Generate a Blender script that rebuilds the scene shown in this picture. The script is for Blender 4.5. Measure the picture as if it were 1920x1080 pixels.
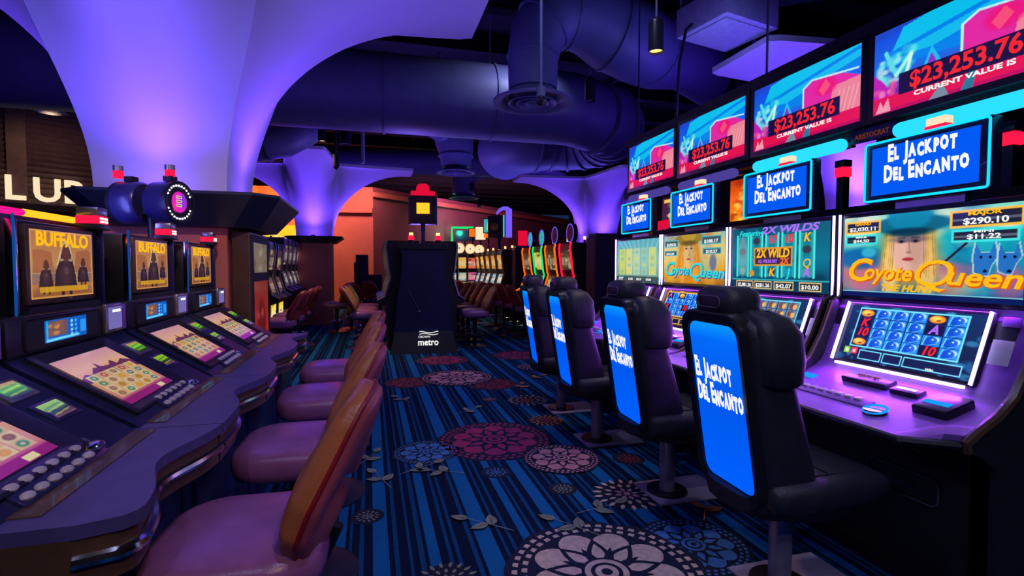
import bpy, bmesh, math, random
import numpy as np
from mathutils import Vector, Matrix, Euler
random.seed(7)
for o in list(bpy.data.objects):
    bpy.data.objects.remove(o, do_unlink=True)
SC = bpy.context.scene
COL = SC.collection
PI = math.pi
R = math.radians

# ------------------------------------------------------------------ camera
cam_d = bpy.data.cameras.new('camera')
cam_d.sensor_width = 36.0
cam_d.lens = 18.0
cam_d.clip_start = 0.02
cam = bpy.data.objects.new('camera', cam_d)
COL.objects.link(cam)
cam.location = (0, 0, 1.3)
cam.rotation_euler = (R(90 - 2.4), 0, R(-15.43))
SC.camera = cam

# ------------------------------------------------------------------ view and world
SC.view_settings.view_transform = 'Standard'
SC.view_settings.look = 'None'
SC.view_settings.gamma = 1.0
SC.view_settings.use_curve_mapping = False
SC.view_settings.exposure = 0.0
w = bpy.data.worlds.new('world')
SC.world = w
w.use_nodes = True
w.node_tree.nodes['Background'].inputs[0].default_value = (0.02, 0.05, 0.16, 1)
w.node_tree.nodes['Background'].inputs[1].default_value = 0.35

# ------------------------------------------------------------------ materials
def lin(c):
    """sRGB 0..255 -> linear"""
    out = []
    for v in c[:3]:
        v = v / 255.0
        out.append(v / 12.92 if v <= 0.04045 else ((v + 0.055) / 1.055) ** 2.4)
    return tuple(out)

def mat(name, c, rough=0.5, metal=0.0, var=0.12, scale=14.0, bump=0.0, bscale=120.0, coat=0.0):
    m = bpy.data.materials.new(name)
    m.use_nodes = True
    nt = m.node_tree
    b = nt.nodes['Principled BSDF']
    l = lin(c)
    tc = nt.nodes.new('ShaderNodeTexCoord')
    nz = nt.nodes.new('ShaderNodeTexNoise')
    nz.inputs['Scale'].default_value = scale
    nz.inputs['Detail'].default_value = 3
    nt.links.new(tc.outputs['Object'], nz.inputs['Vector'])
    rp = nt.nodes.new('ShaderNodeValToRGB')
    rp.color_ramp.elements[0].position = 0.3
    rp.color_ramp.elements[1].position = 0.7
    rp.color_ramp.elements[0].color = tuple(max(0, v * (1 - var)) for v in l) + (1,)
    rp.color_ramp.elements[1].color = tuple(min(1, v * (1 + var)) for v in l) + (1,)
    nt.links.new(nz.outputs['Fac'], rp.inputs['Fac'])
    nt.links.new(rp.outputs['Color'], b.inputs['Base Color'])
    b.inputs['Roughness'].default_value = rough
    b.inputs['Metallic'].default_value = metal
    b.inputs['Coat Weight'].default_value = coat
    if bump:
        n2 = nt.nodes.new('ShaderNodeTexNoise')
        n2.inputs['Scale'].default_value = bscale
        nt.links.new(tc.outputs['Object'], n2.inputs['Vector'])
        bp = nt.nodes.new('ShaderNodeBump')
        bp.inputs['Strength'].default_value = bump
        bp.inputs['Distance'].default_value = 0.01
        nt.links.new(n2.outputs['Fac'], bp.inputs['Height'])
        nt.links.new(bp.outputs['Normal'], b.inputs['Normal'])
    return m

def em(name, c, s=1.0):
    m = bpy.data.materials.new(name)
    m.use_nodes = True
    nt = m.node_tree
    nt.nodes.remove(nt.nodes['Principled BSDF'])
    e = nt.nodes.new('ShaderNodeEmission')
    e.inputs[0].default_value = lin(c) + (1,)
    e.inputs[1].default_value = s
    nt.links.new(e.outputs[0], nt.nodes['Material Output'].inputs[0])
    return m

def screen_mat(name, s=1.0):
    """a lit screen: shows the picture stored on its pixels, with a glass-like sheen"""
    m = bpy.data.materials.new(name)
    m.use_nodes = True
    nt = m.node_tree
    b = nt.nodes['Principled BSDF']
    a = nt.nodes.new('ShaderNodeAttribute')
    a.attribute_name = 'picture'
    b.inputs['Base Color'].default_value = (0.01, 0.01, 0.012, 1)
    b.inputs['Roughness'].default_value = 0.15
    nt.links.new(a.outputs['Color'], b.inputs['Emission Color'])
    b.inputs['Emission Strength'].default_value = s
    return m

M = {}
M['black'] = mat('black_plastic', (32, 32, 42), 0.38)
M['black_matte'] = mat('black_matte', (36, 36, 46), 0.7)
M['navy'] = mat('navy_plastic', (32, 40, 76), 0.32, coat=0.2)
M['navy_gloss'] = mat('navy_gloss', (44, 42, 92), 0.30, coat=0.15)
M['counter'] = mat('counter_laminate', (86, 78, 140), 0.42)
M['jet'] = mat('jet_black', (12, 12, 18), 0.5)
M['leather'] = mat('black_leather', (50, 51, 64), 0.40, bump=0.25, bscale=220)
M['violet_plastic'] = mat('violet_plastic', (150, 96, 200), 0.42, coat=0.1)
M['chrome'] = mat('chrome', (200, 205, 215), 0.16, 1.0, var=0.03)
M['steel'] = mat('brushed_steel', (170, 160, 180), 0.36, 0.45)
M['plate'] = mat('pale_base_plate', (176, 168, 190), 0.5, 0.0, var=0.06)
M['brown_trim'] = mat('brown_armrest', (96, 70, 52), 0.35, coat=0.3)
M['wood'] = mat('brown_veneer', (74, 46, 36), 0.5, var=0.25, scale=5)
M['wood_pale'] = mat('pale_wood', (150, 110, 60), 0.5, var=0.25, scale=8)
M['tan'] = mat('tan_leather', (190, 112, 72), 0.33, bump=0.12, bscale=180)
M['rose'] = mat('rose_leather', (172, 84, 104), 0.38, bump=0.12, bscale=180)
M['seat'] = mat('violet_lit_leather', (158, 96, 150), 0.3, bump=0.08, bscale=180)  # tan leather with the violet light from above put into its colour
M['burgundy'] = mat('burgundy_leather', (150, 54, 58), 0.38, bump=0.1, bscale=180)
M['tan_far'] = mat('tan_leather_worn', (176, 122, 84), 0.36, bump=0.1, bscale=180)
M['red_pipe'] = mat('red_piping', (150, 24, 40), 0.4)
M['plaster'] = mat('white_plaster', (226, 224, 230), 0.75, var=0.02, scale=3)
M['shelf'] = mat('dark_shelf', (34, 40, 62), 0.45)
M['duct'] = mat('duct_paint', (92, 96, 132), 0.5, var=0.08, scale=4)
M['pink_wall'] = mat('salmon_plaster', (205, 124, 112), 0.85, var=0.05, scale=3)
M['mauve_wall'] = mat('mauve_plaster', (150, 92, 110), 0.85, var=0.05, scale=3)
M['orange_wall'] = mat('orange_plaster', (220, 130, 60), 0.85, var=0.06, scale=3)
M['cream_wall'] = mat('cream_plaster', (212, 204, 190), 0.85, var=0.04)
M['dark_wall'] = mat('dark_wall', (40, 34, 44), 0.85)
M['ceiling'] = mat('dark_ceiling', (22, 24, 40), 0.9)
M['louver'] = mat('dark_louver', (92, 66, 66), 0.6, var=0.2)
M['white_paint'] = mat('white_paint', (170, 172, 190), 0.5)
M['silver_side'] = mat('silver_trim', (170, 165, 175), 0.3, 0.8)
M['clear_button'] = mat('pale_button', (205, 196, 205), 0.15, coat=0.6)
M['sticker'] = mat('white_sticker', (232, 228, 238), 0.4)
M['outline'] = mat('grey_outline', (92, 92, 110), 0.4)
M['gold'] = mat('gold_trim', (190, 150, 70), 0.3, 0.8)
E_ = {}
E_['white'] = em('white_glow', (255, 255, 255), 1.6)
E_['strip'] = em('violet_white_strip', (214, 190, 255), 3.0)
E_['strip_side'] = em('white_side_strip', (196, 176, 255), 4.0)
E_['cyan'] = em('cyan_tube', (40, 205, 250), 1.25)
E_['neon'] = em('cyan_neon', (20, 190, 255), 1.6)
E_['blue_panel'] = em('blue_sign_face', (4, 92, 250), 0.95)
E_['letter'] = em('white_lettering', (250, 250, 250), 1.0)
E_['red'] = em('red_lamp', (255, 20, 60), 1.6)
E_['red_soft'] = em('red_sign', (235, 16, 60), 0.9)
E_['pink'] = em('pink_strip', (255, 20, 130), 1.3)
E_['yellow'] = em('yellow_strip', (255, 190, 40), 1.3)
E_['orange'] = em('orange_sign', (255, 110, 20), 1.1)
E_['green'] = em('green_neon', (20, 230, 120), 1.1)
E_['violet'] = em('violet_sign', (120, 90, 255), 1.0)
E_['vfd'] = em('blue_display', (20, 140, 255), 1.3)
E_['dim_violet'] = em('dim_violet_tube', (96, 80, 190), 0.6)
E_['warm'] = em('warm_lamp_face', (255, 214, 130), 1.6)
E_['cream'] = em('cream_glow', (255, 230, 190), 1.0)
E_['gold_text'] = em('gold_lettering', (255, 190, 30), 1.0)
E_['orange_edge'] = em('orange_lettering_edge', (226, 96, 20), 0.95)
E_['cyan_text'] = em('cyan_lettering', (40, 225, 225), 1.0)
E_['red_text'] = em('red_lettering', (245, 40, 56), 1.0)
E_['purple_text'] = em('purple_lettering', (176, 110, 255), 1.0)
E_['dim_orange'] = em('dim_orange_lettering', (150, 70, 40), 0.45)
SCR = screen_mat('lit_screen', 1.0)
SCR_DIM = screen_mat('lit_screen_soft', 0.75)
SCR_HI = screen_mat('lit_play_screen', 1.35)

# ------------------------------------------------------------------ mesh helpers
def frame(o, u, v):
    """matrix with x along u, y along v, z along u x v"""
    u = Vector(u).normalized(); v = Vector(v).normalized(); n = u.cross(v)
    m = Matrix.Identity(4)
    for i in range(3):
        m[i][0] = u[i]; m[i][1] = v[i]; m[i][2] = n[i]; m[i][3] = o[i]
    return m

class MB:
    def __init__(s):
        s.bm = bmesh.new()
    def _mat(s, faces, i):
        for f in faces: f.material_index = i
    def box(s, c, d, rot=None, bev=0.0, mi=0, seg=2):
        r = bmesh.ops.create_cube(s.bm, size=1.0)
        vs = r['verts']
        bmesh.ops.scale(s.bm, verts=vs, vec=d)
        if bev > 0:
            es = list({e for v in vs for e in v.link_edges})
            rb = bmesh.ops.bevel(s.bm, geom=es, offset=bev, segments=seg, profile=0.5, affect='EDGES')
            vs = list({v for f in rb['faces'] for v in f.verts} | {v for v in vs if v.is_valid})
        m = Matrix.Translation(Vector(c))
        if rot is not None:
            m = m @ (rot if isinstance(rot, Matrix) else Euler(rot).to_matrix().to_4x4())
        bmesh.ops.transform(s.bm, matrix=m, verts=vs)
        if mi: s._mat({f for v in vs for f in v.link_faces}, mi)
        return vs
    def bar(s, p, q, wd, ht, mi=0):
        p = Vector(p); q = Vector(q); d = q - p
        m = d.to_track_quat('X', 'Z').to_matrix().to_4x4()
        return s.box((p + q) / 2, (d.length, wd, ht), m, mi=mi)
    def cyl(s, p, q, r, r2=None, seg=20, mi=0, caps=True):
        p = Vector(p); q = Vector(q); d = q - p
        m = Matrix.Translation((p + q) / 2) @ d.to_track_quat('Z', 'Y').to_matrix().to_4x4()
        rr = bmesh.ops.create_cone(s.bm, cap_ends=caps, segments=seg, radius1=r, radius2=r if r2 is None else r2, depth=d.length, matrix=m)
        if mi: s._mat({f for v in rr['verts'] for f in v.link_faces}, mi)
        return rr['verts']
    def sphere(s, c, r, sc=(1, 1, 1), seg=16, mi=0):
        m = Matrix.Translation(Vector(c)) @ Matrix.Diagonal((sc[0], sc[1], sc[2], 1))
        rr = bmesh.ops.create_uvsphere(s.bm, u_segments=seg, v_segments=max(6, seg // 2), radius=r, matrix=m)
        if mi: s._mat({f for v in rr['verts'] for f in v.link_faces}, mi)
    def loft(s, rings, closed=True, cap=True, mi=0, loop=False):
        vr = [[s.bm.verts.new(p) for p in r] for r in rings]
        n = len(vr[0]); fs = []
        pairs = list(zip(vr[:-1], vr[1:]))
        if loop: pairs.append((vr[-1], vr[0]))
        for a, b in pairs:
            for i in range(n if closed else n - 1):
                j = (i + 1) % n
                try: fs.append(s.bm.faces.new((a[i], a[j], b[j], b[i])))
                except ValueError: pass
        if cap and closed and not loop:
            fs.append(s.bm.faces.new(list(reversed(vr[0]))))
            fs.append(s.bm.faces.new(vr[-1]))
        s._mat(fs, mi)
        return fs
    def prism(s, pts, M4, depth, mi=0):
        """2D outline pts in frame M4, extruded from 0 to depth along its z"""
        a = [M4 @ Vector((x, y, 0)) for x, y in pts]
        b = [M4 @ Vector((x, y, depth)) for x, y in pts]
        return s.loft([a, b], mi=mi)
    def face(s, pts, mi=0):
        f = s.bm.faces.new([s.bm.verts.new(p) for p in pts]); f.material_index = mi
        return f
    def tube(s, path, r, seg=10, mi=0, caps=True, closed=False):
        P = [Vector(p) for p in path]
        n = len(P); rings = []
        up = None
        for i, p in enumerate(P):
            if closed: t = (P[(i + 1) % n] - P[i - 1])
            else: t = (P[min(i + 1, n - 1)] - P[max(i - 1, 0)])
            t.normalize()
            if up is None:
                up = Vector((0, 0, 1)) if abs(t.z) < 0.9 else Vector((1, 0, 0))
            a = (up - t * up.dot(t)).normalized(); b = t.cross(a); up = a
            rr = r[i] if isinstance(r, (list, tuple)) else r
            rings.append([p + a * rr * math.cos(2 * PI * k / seg) + b * rr * math.sin(2 * PI * k / seg) for k in range(seg)])
        return s.loft(rings, cap=caps, mi=mi, loop=closed)
    def lathe(s, prof, c=(0, 0, 0), seg=32, mi=0, M4=None, ring=False):
        """profile of (r, z) turned about z"""
        rings = []
        for r, z in prof:
            ring = [Vector((r * math.cos(2 * PI * k / seg), r * math.sin(2 * PI * k / seg), z)) for k in range(seg)]
            if M4 is not None: ring = [M4 @ p for p in ring]
            else: ring = [p + Vector(c) for p in ring]
            rings.append(ring)
        return s.loft(rings, mi=mi, loop=ring)
    def build(s, name, mats, parent=None, smooth=35):
        bmesh.ops.recalc_face_normals(s.bm, faces=s.bm.faces)
        me = bpy.data.meshes.new(name)
        s.bm.to_mesh(me); s.bm.free()
        for m in (mats if isinstance(mats, (list, tuple)) else [mats]): me.materials.append(m)
        if smooth:
            me.shade_smooth()
            me.set_sharp_from_angle(angle=R(smooth))
        return link(name, me, parent)

def link(name, data, parent=None):
    o = bpy.data.objects.new(name, data)
    COL.objects.link(o)
    if parent is not None: o.parent = parent
    return o

def tag(o, label, cat, group=None):
    o['label'] = label; o['category'] = cat
    if group: o['group'] = group
    return o

def thing(name, label, cat, loc=(0, 0, 0), rz=0.0, group=None):
    o = bpy.data.objects.new(name, None)
    o.empty_display_size = 0.1
    COL.objects.link(o)
    o.location = loc; o.rotation_euler = (0, 0, rz)
    return tag(o, label, cat, group)

def struct(o):
    o['kind'] = 'structure'
    return o

def copy_tree(o, parent=None):
    c = o.copy(); COL.objects.link(c)
    if parent is not None: c.parent = parent
    for ch in list(o.children): copy_tree(ch, c)
    return c

def rrect(w_, h_, r, seg=5, cx=0, cy=0):
    pts = []
    for (sx, sy, a0) in ((1, 1, 0), (-1, 1, 90), (-1, -1, 180), (1, -1, 270)):
        for k in range(seg + 1):
            a = R(a0 + 90 * k / seg)
            pts.append((cx + sx * (w_ / 2 - r) + r * math.cos(a), cy + sy * (h_ / 2 - r) + r * math.sin(a)))
    return pts

# ------------------------------------------------------------------ lettering
def text(name, body, M4, size, material, parent=None, bold=0.0, shear=0.0, align='CENTER', width=None, spacing=1.0, ext=0.0006):
    c = bpy.data.curves.new(name, 'FONT')
    c.body = body; c.size = size; c.offset = bold * size; c.shear = shear
    c.align_x = align; c.align_y = 'CENTER'; c.extrude = ext; c.resolution_u = 3
    c.space_character = spacing
    t = bpy.data.objects.new(name, c)
    COL.objects.link(t)
    dg = bpy.context.evaluated_depsgraph_get()
    me = bpy.data.meshes.new_from_object(t.evaluated_get(dg))
    if max(abs(v.co.y) for v in me.vertices) > 3 * size:
        c.offset = 0.0
        bpy.data.meshes.remove(me); dg = bpy.context.evaluated_depsgraph_get()
        me = bpy.data.meshes.new_from_object(t.evaluated_get(dg))
    bpy.data.objects.remove(t); bpy.data.curves.remove(c)
    if width:
        xs = [v.co.x for v in me.vertices]
        k = width / max(1e-6, max(xs) - min(xs))
        me.transform(Matrix.Diagonal((k, 1, 1, 1)))
    me.transform(M4)
    me.materials.clear(); me.materials.append(material)
    me.name = name
    return link(name, me, parent)

def caps_text(name, words, M4, size, material, parent, bold=0.03, width=0.3):
    """poster lettering: a big first letter, smaller capitals, hopping a little"""
    meshes = []
    x = 0.0
    bm = bmesh.new()
    hop = [0.0, 0.03, -0.02, 0.02, -0.03, 0.015]
    k = 0
    for wd in words.split(' '):
        for i, ch in enumerate(wd):
            sz = size if i == 0 else size * 0.72
            c = bpy.data.curves.new('l', 'FONT')
            c.body = ch.upper(); c.size = sz; c.offset = bold * size; c.extrude = 0.0006; c.resolution_u = 2
            t = bpy.data.objects.new('l', c); COL.objects.link(t)
            dg = bpy.context.evaluated_depsgraph_get()
            me = bpy.data.meshes.new_from_object(t.evaluated_get(dg))
            bpy.data.objects.remove(t); bpy.data.curves.remove(c)
            xs = [v.co.x for v in me.vertices]
            w_ = (max(xs) - min(xs))
            me.transform(Matrix.Translation((x - min(xs) * 0.85, hop[k % 6] * size, 0)) @ Matrix.Rotation(R(hop[(k + 2) % 6] * 60), 4, 'Z') @ Matrix.Diagonal((0.85, 1.12, 1, 1)))
            x += w_ * 0.85 + size * 0.06
            bm.from_mesh(me); bpy.data.meshes.remove(me)
            k += 1
        x += size * 0.26
    me = bpy.data.meshes.new(name)
    x0 = min(v.co.x for v in bm.verts); x1 = max(v.co.x for v in bm.verts)
    bmesh.ops.translate(bm, verts=bm.verts, vec=(-(x0 + x1) / 2, 0, 0))
    bmesh.ops.scale(bm, verts=bm.verts, vec=(width / (x1 - x0), 1, 1))
    bmesh.ops.transform(bm, matrix=M4, verts=bm.verts)
    bm.to_mesh(me); bm.free()
    me.materials.append(material)
    return link(name, me, parent)

# ------------------------------------------------------------------ pictures on screens
class Canvas:
    def __init__(s, w_, h_, c=(0, 0, 0)):
        s.w, s.h = w_, h_
        s.a = np.zeros((h_, w_, 3)); s.a[:] = c
        uu = (np.arange(w_) + 0.5) / w_; vv = (np.arange(h_) + 0.5) / h_
        s.U, s.V = np.meshgrid(uu, vv)
        s.asp = w_ / h_
        s.rs = np.random.RandomState(3)
    def mix(s, mask, c, al=1.0):
        m = (np.clip(mask, 0, 1) * al)[..., None]
        s.a = s.a * (1 - m) + np.array(c, float) * m
    def vgrad(s, stops):
        for i in range(3):
            s.a[..., i] = np.interp(s.V, [p for p, c in stops], [c[i] for p, c in stops])
    def rect(s, u0, v0, u1, v1, c, al=1.0):
        s.mix(((s.U >= u0) & (s.U <= u1) & (s.V >= v0) & (s.V <= v1)).astype(float), c, al)
    def ell(s, cu, cv, ru, rv, c, al=1.0, soft=0.15):
        d = np.sqrt(((s.U - cu) / ru) ** 2 + ((s.V - cv) / rv) ** 2)
        s.mix((1 - d) / soft + 0.5, c, al)
    def poly(s, pts, c, al=1.0):
        ins = np.zeros(s.U.shape, bool)
        n = len(pts)
        for i in range(n):
            (x0, y0), (x1, y1) = pts[i], pts[(i + 1) % n]
            if y0 == y1: continue
            cond = ((y0 > s.V) != (y1 > s.V)) & (s.U < (x1 - x0) * (s.V - y0) / (y1 - y0) + x0)
            ins ^= cond
        s.mix(ins.astype(float), c, al)
    def line(s, p, q, wd, c, al=1.0):
        px, py = p; qx, qy = q
        X = s.U * s.asp; Y = s.V
        ax, ay, bx, by = px * s.asp, py, qx * s.asp, qy
        dx, dy = bx - ax, by - ay; L = dx * dx + dy * dy + 1e-9
        t = np.clip(((X - ax) * dx + (Y - ay) * dy) / L, 0, 1)
        d = np.hypot(X - ax - t * dx, Y - ay - t * dy)
        s.mix((wd - d) / (wd * 0.5) + 0.5, c, al)
    def blobs(s, n, cols, rmin, rmax, al=0.5, box=(0, 0, 1, 1)):
        for i in range(n):
            cu = box[0] + s.rs.rand() * (box[2] - box[0]); cv = box[1] + s.rs.rand() * (box[3] - box[1])
            r = rmin + s.rs.rand() * (rmax - rmin)
            s.ell(cu, cv, r * (0.6 + s.rs.rand()), r * s.asp * (0.4 + s.rs.rand() * 0.8), cols[s.rs.randint(len(cols))], al, 0.8)
    def frame(s, u0, v0, u1, v1, wd, c):
        for a, b in (((u0, v0), (u1, v0)), ((u1, v0), (u1, v1)), ((u1, v1), (u0, v1)), ((u0, v1), (u0, v0))):
            s.line(a, b, wd, c)

def picture(name, cv, M4, w_, h_, parent=None, material=None):
    """pixel grid centred on the frame, w_ x h_ metres"""
    nx, ny = cv.w, cv.h
    xs = np.linspace(-w_ / 2, w_ / 2, nx); ys = np.linspace(-h_ / 2, h_ / 2, ny)
    X, Y = np.meshgrid(xs, ys)
    mm = np.array(M4)
    co = (X[..., None] * mm[:3, 0] + Y[..., None] * mm[:3, 1] + mm[:3, 3]).reshape(-1, 3)
    me = bpy.data.meshes.new(name)
    i = np.arange(nx * ny).reshape(ny, nx)
    q = np.stack([i[:-1, :-1], i[:-1, 1:], i[1:, 1:], i[1:, :-1]], -1).reshape(-1)
    nf = (nx - 1) * (ny - 1)
    me.vertices.add(nx * ny); me.vertices.foreach_set('co', co.astype(np.float32).ravel())
    me.loops.add(nf * 4); me.loops.foreach_set('vertex_index', q.astype(np.int32))
    me.polygons.add(nf); me.polygons.foreach_set('loop_start', (np.arange(nf) * 4).astype(np.int32))
    me.update()
    a = np.clip(cv.a / 255.0, 0, 1)
    l = np.where(a <= 0.04045, a / 12.92, ((a + 0.055) / 1.055) ** 2.4).reshape(-1, 3)
    at = me.color_attributes.new('picture', 'FLOAT_COLOR', 'POINT')
    at.data.foreach_set('color', np.concatenate([l, np.ones((len(l), 1))], 1).astype(np.float32).ravel())
    me.materials.append(material or SCR)
    return link(name, me, parent)

# ------------------------------------------------------------------ lamps helper
def lamp(name, kind, loc, energy, col, parent=None, aim=None, size=0.2, size_y=None, spot=120, blend=1.0, spread=180):
    d = bpy.data.lights.new(name, kind)
    d.energy = energy; d.color = col
    if kind == 'AREA':
        d.size = size
        if size_y: d.shape = 'RECTANGLE'; d.size_y = size_y
        d.spread = R(spread)
    else:
        d.shadow_soft_size = size
    if kind == 'SPOT':
        d.spot_size = R(spot); d.spot_blend = blend
    o = link(name, d, parent)
    o.location = loc
    if aim is not None:
        v = Vector(aim) - Vector(loc)
        o.rotation_euler = v.to_track_quat('-Z', 'Y').to_euler()
    return o

VIOLET = (0.135, 0.045, 1.0)
LAVENDER = (0.56, 0.58, 1.0)
BLUE = (0.20, 0.20, 1.0)
WARM = (1.0, 0.62, 0.30)

# ------------------------------------------------------------------ floor: striped carpet woven with flowers
def carpet_mat():
    m = bpy.data.materials.new('striped_carpet')
    m.use_nodes = True
    nt = m.node_tree; b = nt.nodes['Principled BSDF']; L = nt.links
    tc = nt.nodes.new('ShaderNodeTexCoord')
    sx = nt.nodes.new('ShaderNodeSeparateXYZ'); L.new(tc.outputs['Object'], sx.inputs[0])
    nz = nt.nodes.new('ShaderNodeTexNoise'); nz.inputs['Scale'].default_value = 60; L.new(tc.outputs['Object'], nz.inputs['Vector'])
    ma = nt.nodes.new('ShaderNodeMath'); ma.operation = 'MULTIPLY_ADD'; ma.inputs[1].default_value = 0.008; L.new(nz.outputs['Fac'], ma.inputs[0]); L.new(sx.outputs['X'], ma.inputs[2])
    dv = nt.nodes.new('ShaderNodeMath'); dv.operation = 'DIVIDE'; dv.inputs[1].default_value = 0.86; L.new(ma.outputs[0], dv.inputs[0])
    fr = nt.nodes.new('ShaderNodeMath'); fr.operation = 'FRACT'; L.new(dv.outputs[0], fr.inputs[0])
    rp = nt.nodes.new('ShaderNodeValToRGB'); rp.color_ramp.interpolation = 'CONSTANT'
    dark = lin((12, 30, 62)) + (1,); blue = lin((22, 104, 168)) + (1,); mid = lin((18, 76, 128)) + (1,)
    rr = random.Random(11); p = 0.0; st = []
    widths = [(.050, .016), (.014, .030), (.010, .022), (.016, .012), (.036, .028), (.010, .016), (.012, .040), (.014, .012), (.060, .018), (.010, .020), (.012, .034), (.030, .012), (.010, .024), (.014, .03)]
    tot = sum(a + c for a, c in widths)
    for i, (a, c) in enumerate(widths):
        st.append((p / tot, blue if a > .02 else mid)); p += a
        st.append((p / tot, dark)); p += c
    while len(rp.color_ramp.elements) < len(st): rp.color_ramp.elements.new(0.5)
    for e, (q, c) in zip(rp.color_ramp.elements, st): e.position = q
    for e, (q, c) in zip(rp.color_ramp.elements, st): e.color = c
    L.new(fr.outputs[0], rp.inputs['Fac'])
    n2 = nt.nodes.new('ShaderNodeTexNoise'); n2.inputs['Scale'].default_value = 420; L.new(tc.outputs['Object'], n2.inputs['Vector'])
    bp = nt.nodes.new('ShaderNodeBump'); bp.inputs['Strength'].default_value = 0.4; bp.inputs['Distance'].default_value = 0.004
    L.new(n2.outputs['Fac'], bp.inputs['Height']); L.new(bp.outputs['Normal'], b.inputs['Normal'])
    L.new(rp.outputs['Color'], b.inputs['Base Color'])
    b.inputs['Roughness'].default_value = 0.95
    b.inputs['Specular IOR Level'].default_value = 0.1
    return m

def yarn(name, c): return mat(name, c, 0.95, var=0.18, scale=40, bump=0.3, bscale=400)
floor_mats = [carpet_mat(), yarn('yarn_navy', (12, 26, 58)), yarn('yarn_cream', (216, 190, 178)), yarn('yarn_magenta', (168, 44, 104)),
              yarn('yarn_red', (150, 36, 62)), yarn('yarn_blue', (70, 130, 200)), yarn('yarn_sage', (140, 146, 130)), yarn('yarn_orange', (214, 120, 66)),
              yarn('yarn_pink', (206, 140, 160))]
NAVY, CREAM, MAG, RED, LBL, SAGE, ORG, PNK = 1, 2, 3, 4, 5, 6, 7, 8
fb = MB()
fb.face([(-12, -4, 0), (14, -4, 0), (14, 34, 0), (-12, 34, 0)], 0)
_lay = [0]
def zlay(k): return 0.0006 + 0.0005 * k
def fpoly(pts, k, mi): fb.face([(x, y, zlay(k)) for x, y in pts], mi)
def petal(cx, cy, a, r0, r1, hw, k, mi, n=7):
    """leaf-shaped petal from radius r0 to r1 at angle a, half width hw"""
    ca, sa = math.cos(a), math.sin(a); pts = []
    for i in range(n): 
        t = i / n; r = r0 + (r1 - r0) * t; h = hw * math.sin(PI * (t ** 0.8)); pts.append((r, h))
    for i in range(n):
        t = 1 - i / n; r = r0 + (r1 - r0) * t; h = -hw * math.sin(PI * (t ** 0.8)); pts.append((r, h))
    q = []
    for r, h in pts:
        p = (cx + r * ca - h * sa, cy + r * sa + h * ca)
        if not q or (abs(p[0] - q[-1][0]) + abs(p[1] - q[-1][1])) > 1e-6: q.append(p)
    fpoly(q, k, mi)
def disc(cx, cy, r, k, mi, n=28): fpoly([(cx + r * math.cos(2 * PI * i / n), cy + r * math.sin(2 * PI * i / n)) for i in range(n)], k, mi)
def medallion(cx, cy, r, mi, n=9, rot=0.2, base=0):
    pts = [(cx + r * 1.04 * (1 + 0.05 * abs(math.sin(n * (i / 72) * PI))) * math.cos(2 * PI * i / 72 + rot), cy + r * 1.04 * (1 + 0.05 * abs(math.sin(n * (i / 72) * PI))) * math.sin(2 * PI * i / 72 + rot)) for i in range(72)]
    fpoly(pts, base, NAVY)
    nd = 46
    for ring, nn in ((0.98, nd), (0.875, nd - 6)):
        for i in range(nn):
            a = 2 * PI * i / nn
            ca, sa = math.cos(a), math.sin(a); w_ = r * 0.040; h_ = r * 0.030
            fpoly([(cx + ca * (r * ring + sx * h_) - sa * sy * w_, cy + sa * (r * ring + sx * h_) + ca * sy * w_) for sx, sy in ((-1, -1), (1, -.8), (1, .8), (-1, 1))], base + 1, mi)
    for i in range(n):
        a = 2 * PI * i / n + rot
        # broad rounded lobe
        pts = []
        for j in range(13):
            t = -1 + 2 * j / 12
            pts.append((r * (0.50 + 0.31 * math.sqrt(max(0, 1 - t * t))), t * r * 0.235))
        pts = [(r * 0.2, -r * 0.03)] + pts + [(r * 0.2, r * 0.03)]
        fpoly([(cx + x * math.cos(a) - y * math.sin(a), cy + x * math.sin(a) + y * math.cos(a)) for x, y in pts], base + 1, mi)
    for i in range(n):
        a = 2 * PI * (i + 0.5) / n + rot
        petal(cx, cy, a, r * 0.12, r * 0.66, r * 0.125, base + 2, NAVY)
        petal(cx, cy, a, r * 0.18, r * 0.56, r * 0.075, base + 3, mi)
    for i in range(n):
        a = 2 * PI * i / n + rot
        petal(cx, cy, a, r * 0.10, r * 0.50, r * 0.055, base + 4, NAVY)
    for q, (rr_, mm) in enumerate(((0.27, NAVY), (0.235, mi), (0.17, NAVY), (0.125, mi), (0.06, NAVY))):
        disc(cx, cy, r * rr_, base + 5 + q, mm)
def daisy(cx, cy, r, mi, mi2=None, rings=3, base=0):
    disc(cx, cy, r * 0.9, base, NAVY)
    for g in range(rings):
        n = (8, 13, 18)[g]; r0 = (0.14, 0.42, 0.70)[g]; r1 = (0.38, 0.66, 1.0)[g]
        for i in range(n):
            petal(cx, cy, 2 * PI * i / n + g, r * r0, r * r1, r * 0.062, base + 1, mi if g else (mi2 or mi), 4)
    disc(cx, cy, r * 0.1, base + 1, mi2 or mi, 10)
def leaf(x, y, a, ln, mi=SAGE, base=0):
    petal(x, y, a, 0, ln, ln * 0.27, 24, mi)
    fpoly([(x + ln * t * math.cos(a) - s * math.sin(a), y + ln * t * math.sin(a) + s * math.cos(a)) for t, s in ((.05, -.002), (.9, -.001), (.9, .001), (.05, .002))], 25, NAVY)
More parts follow.
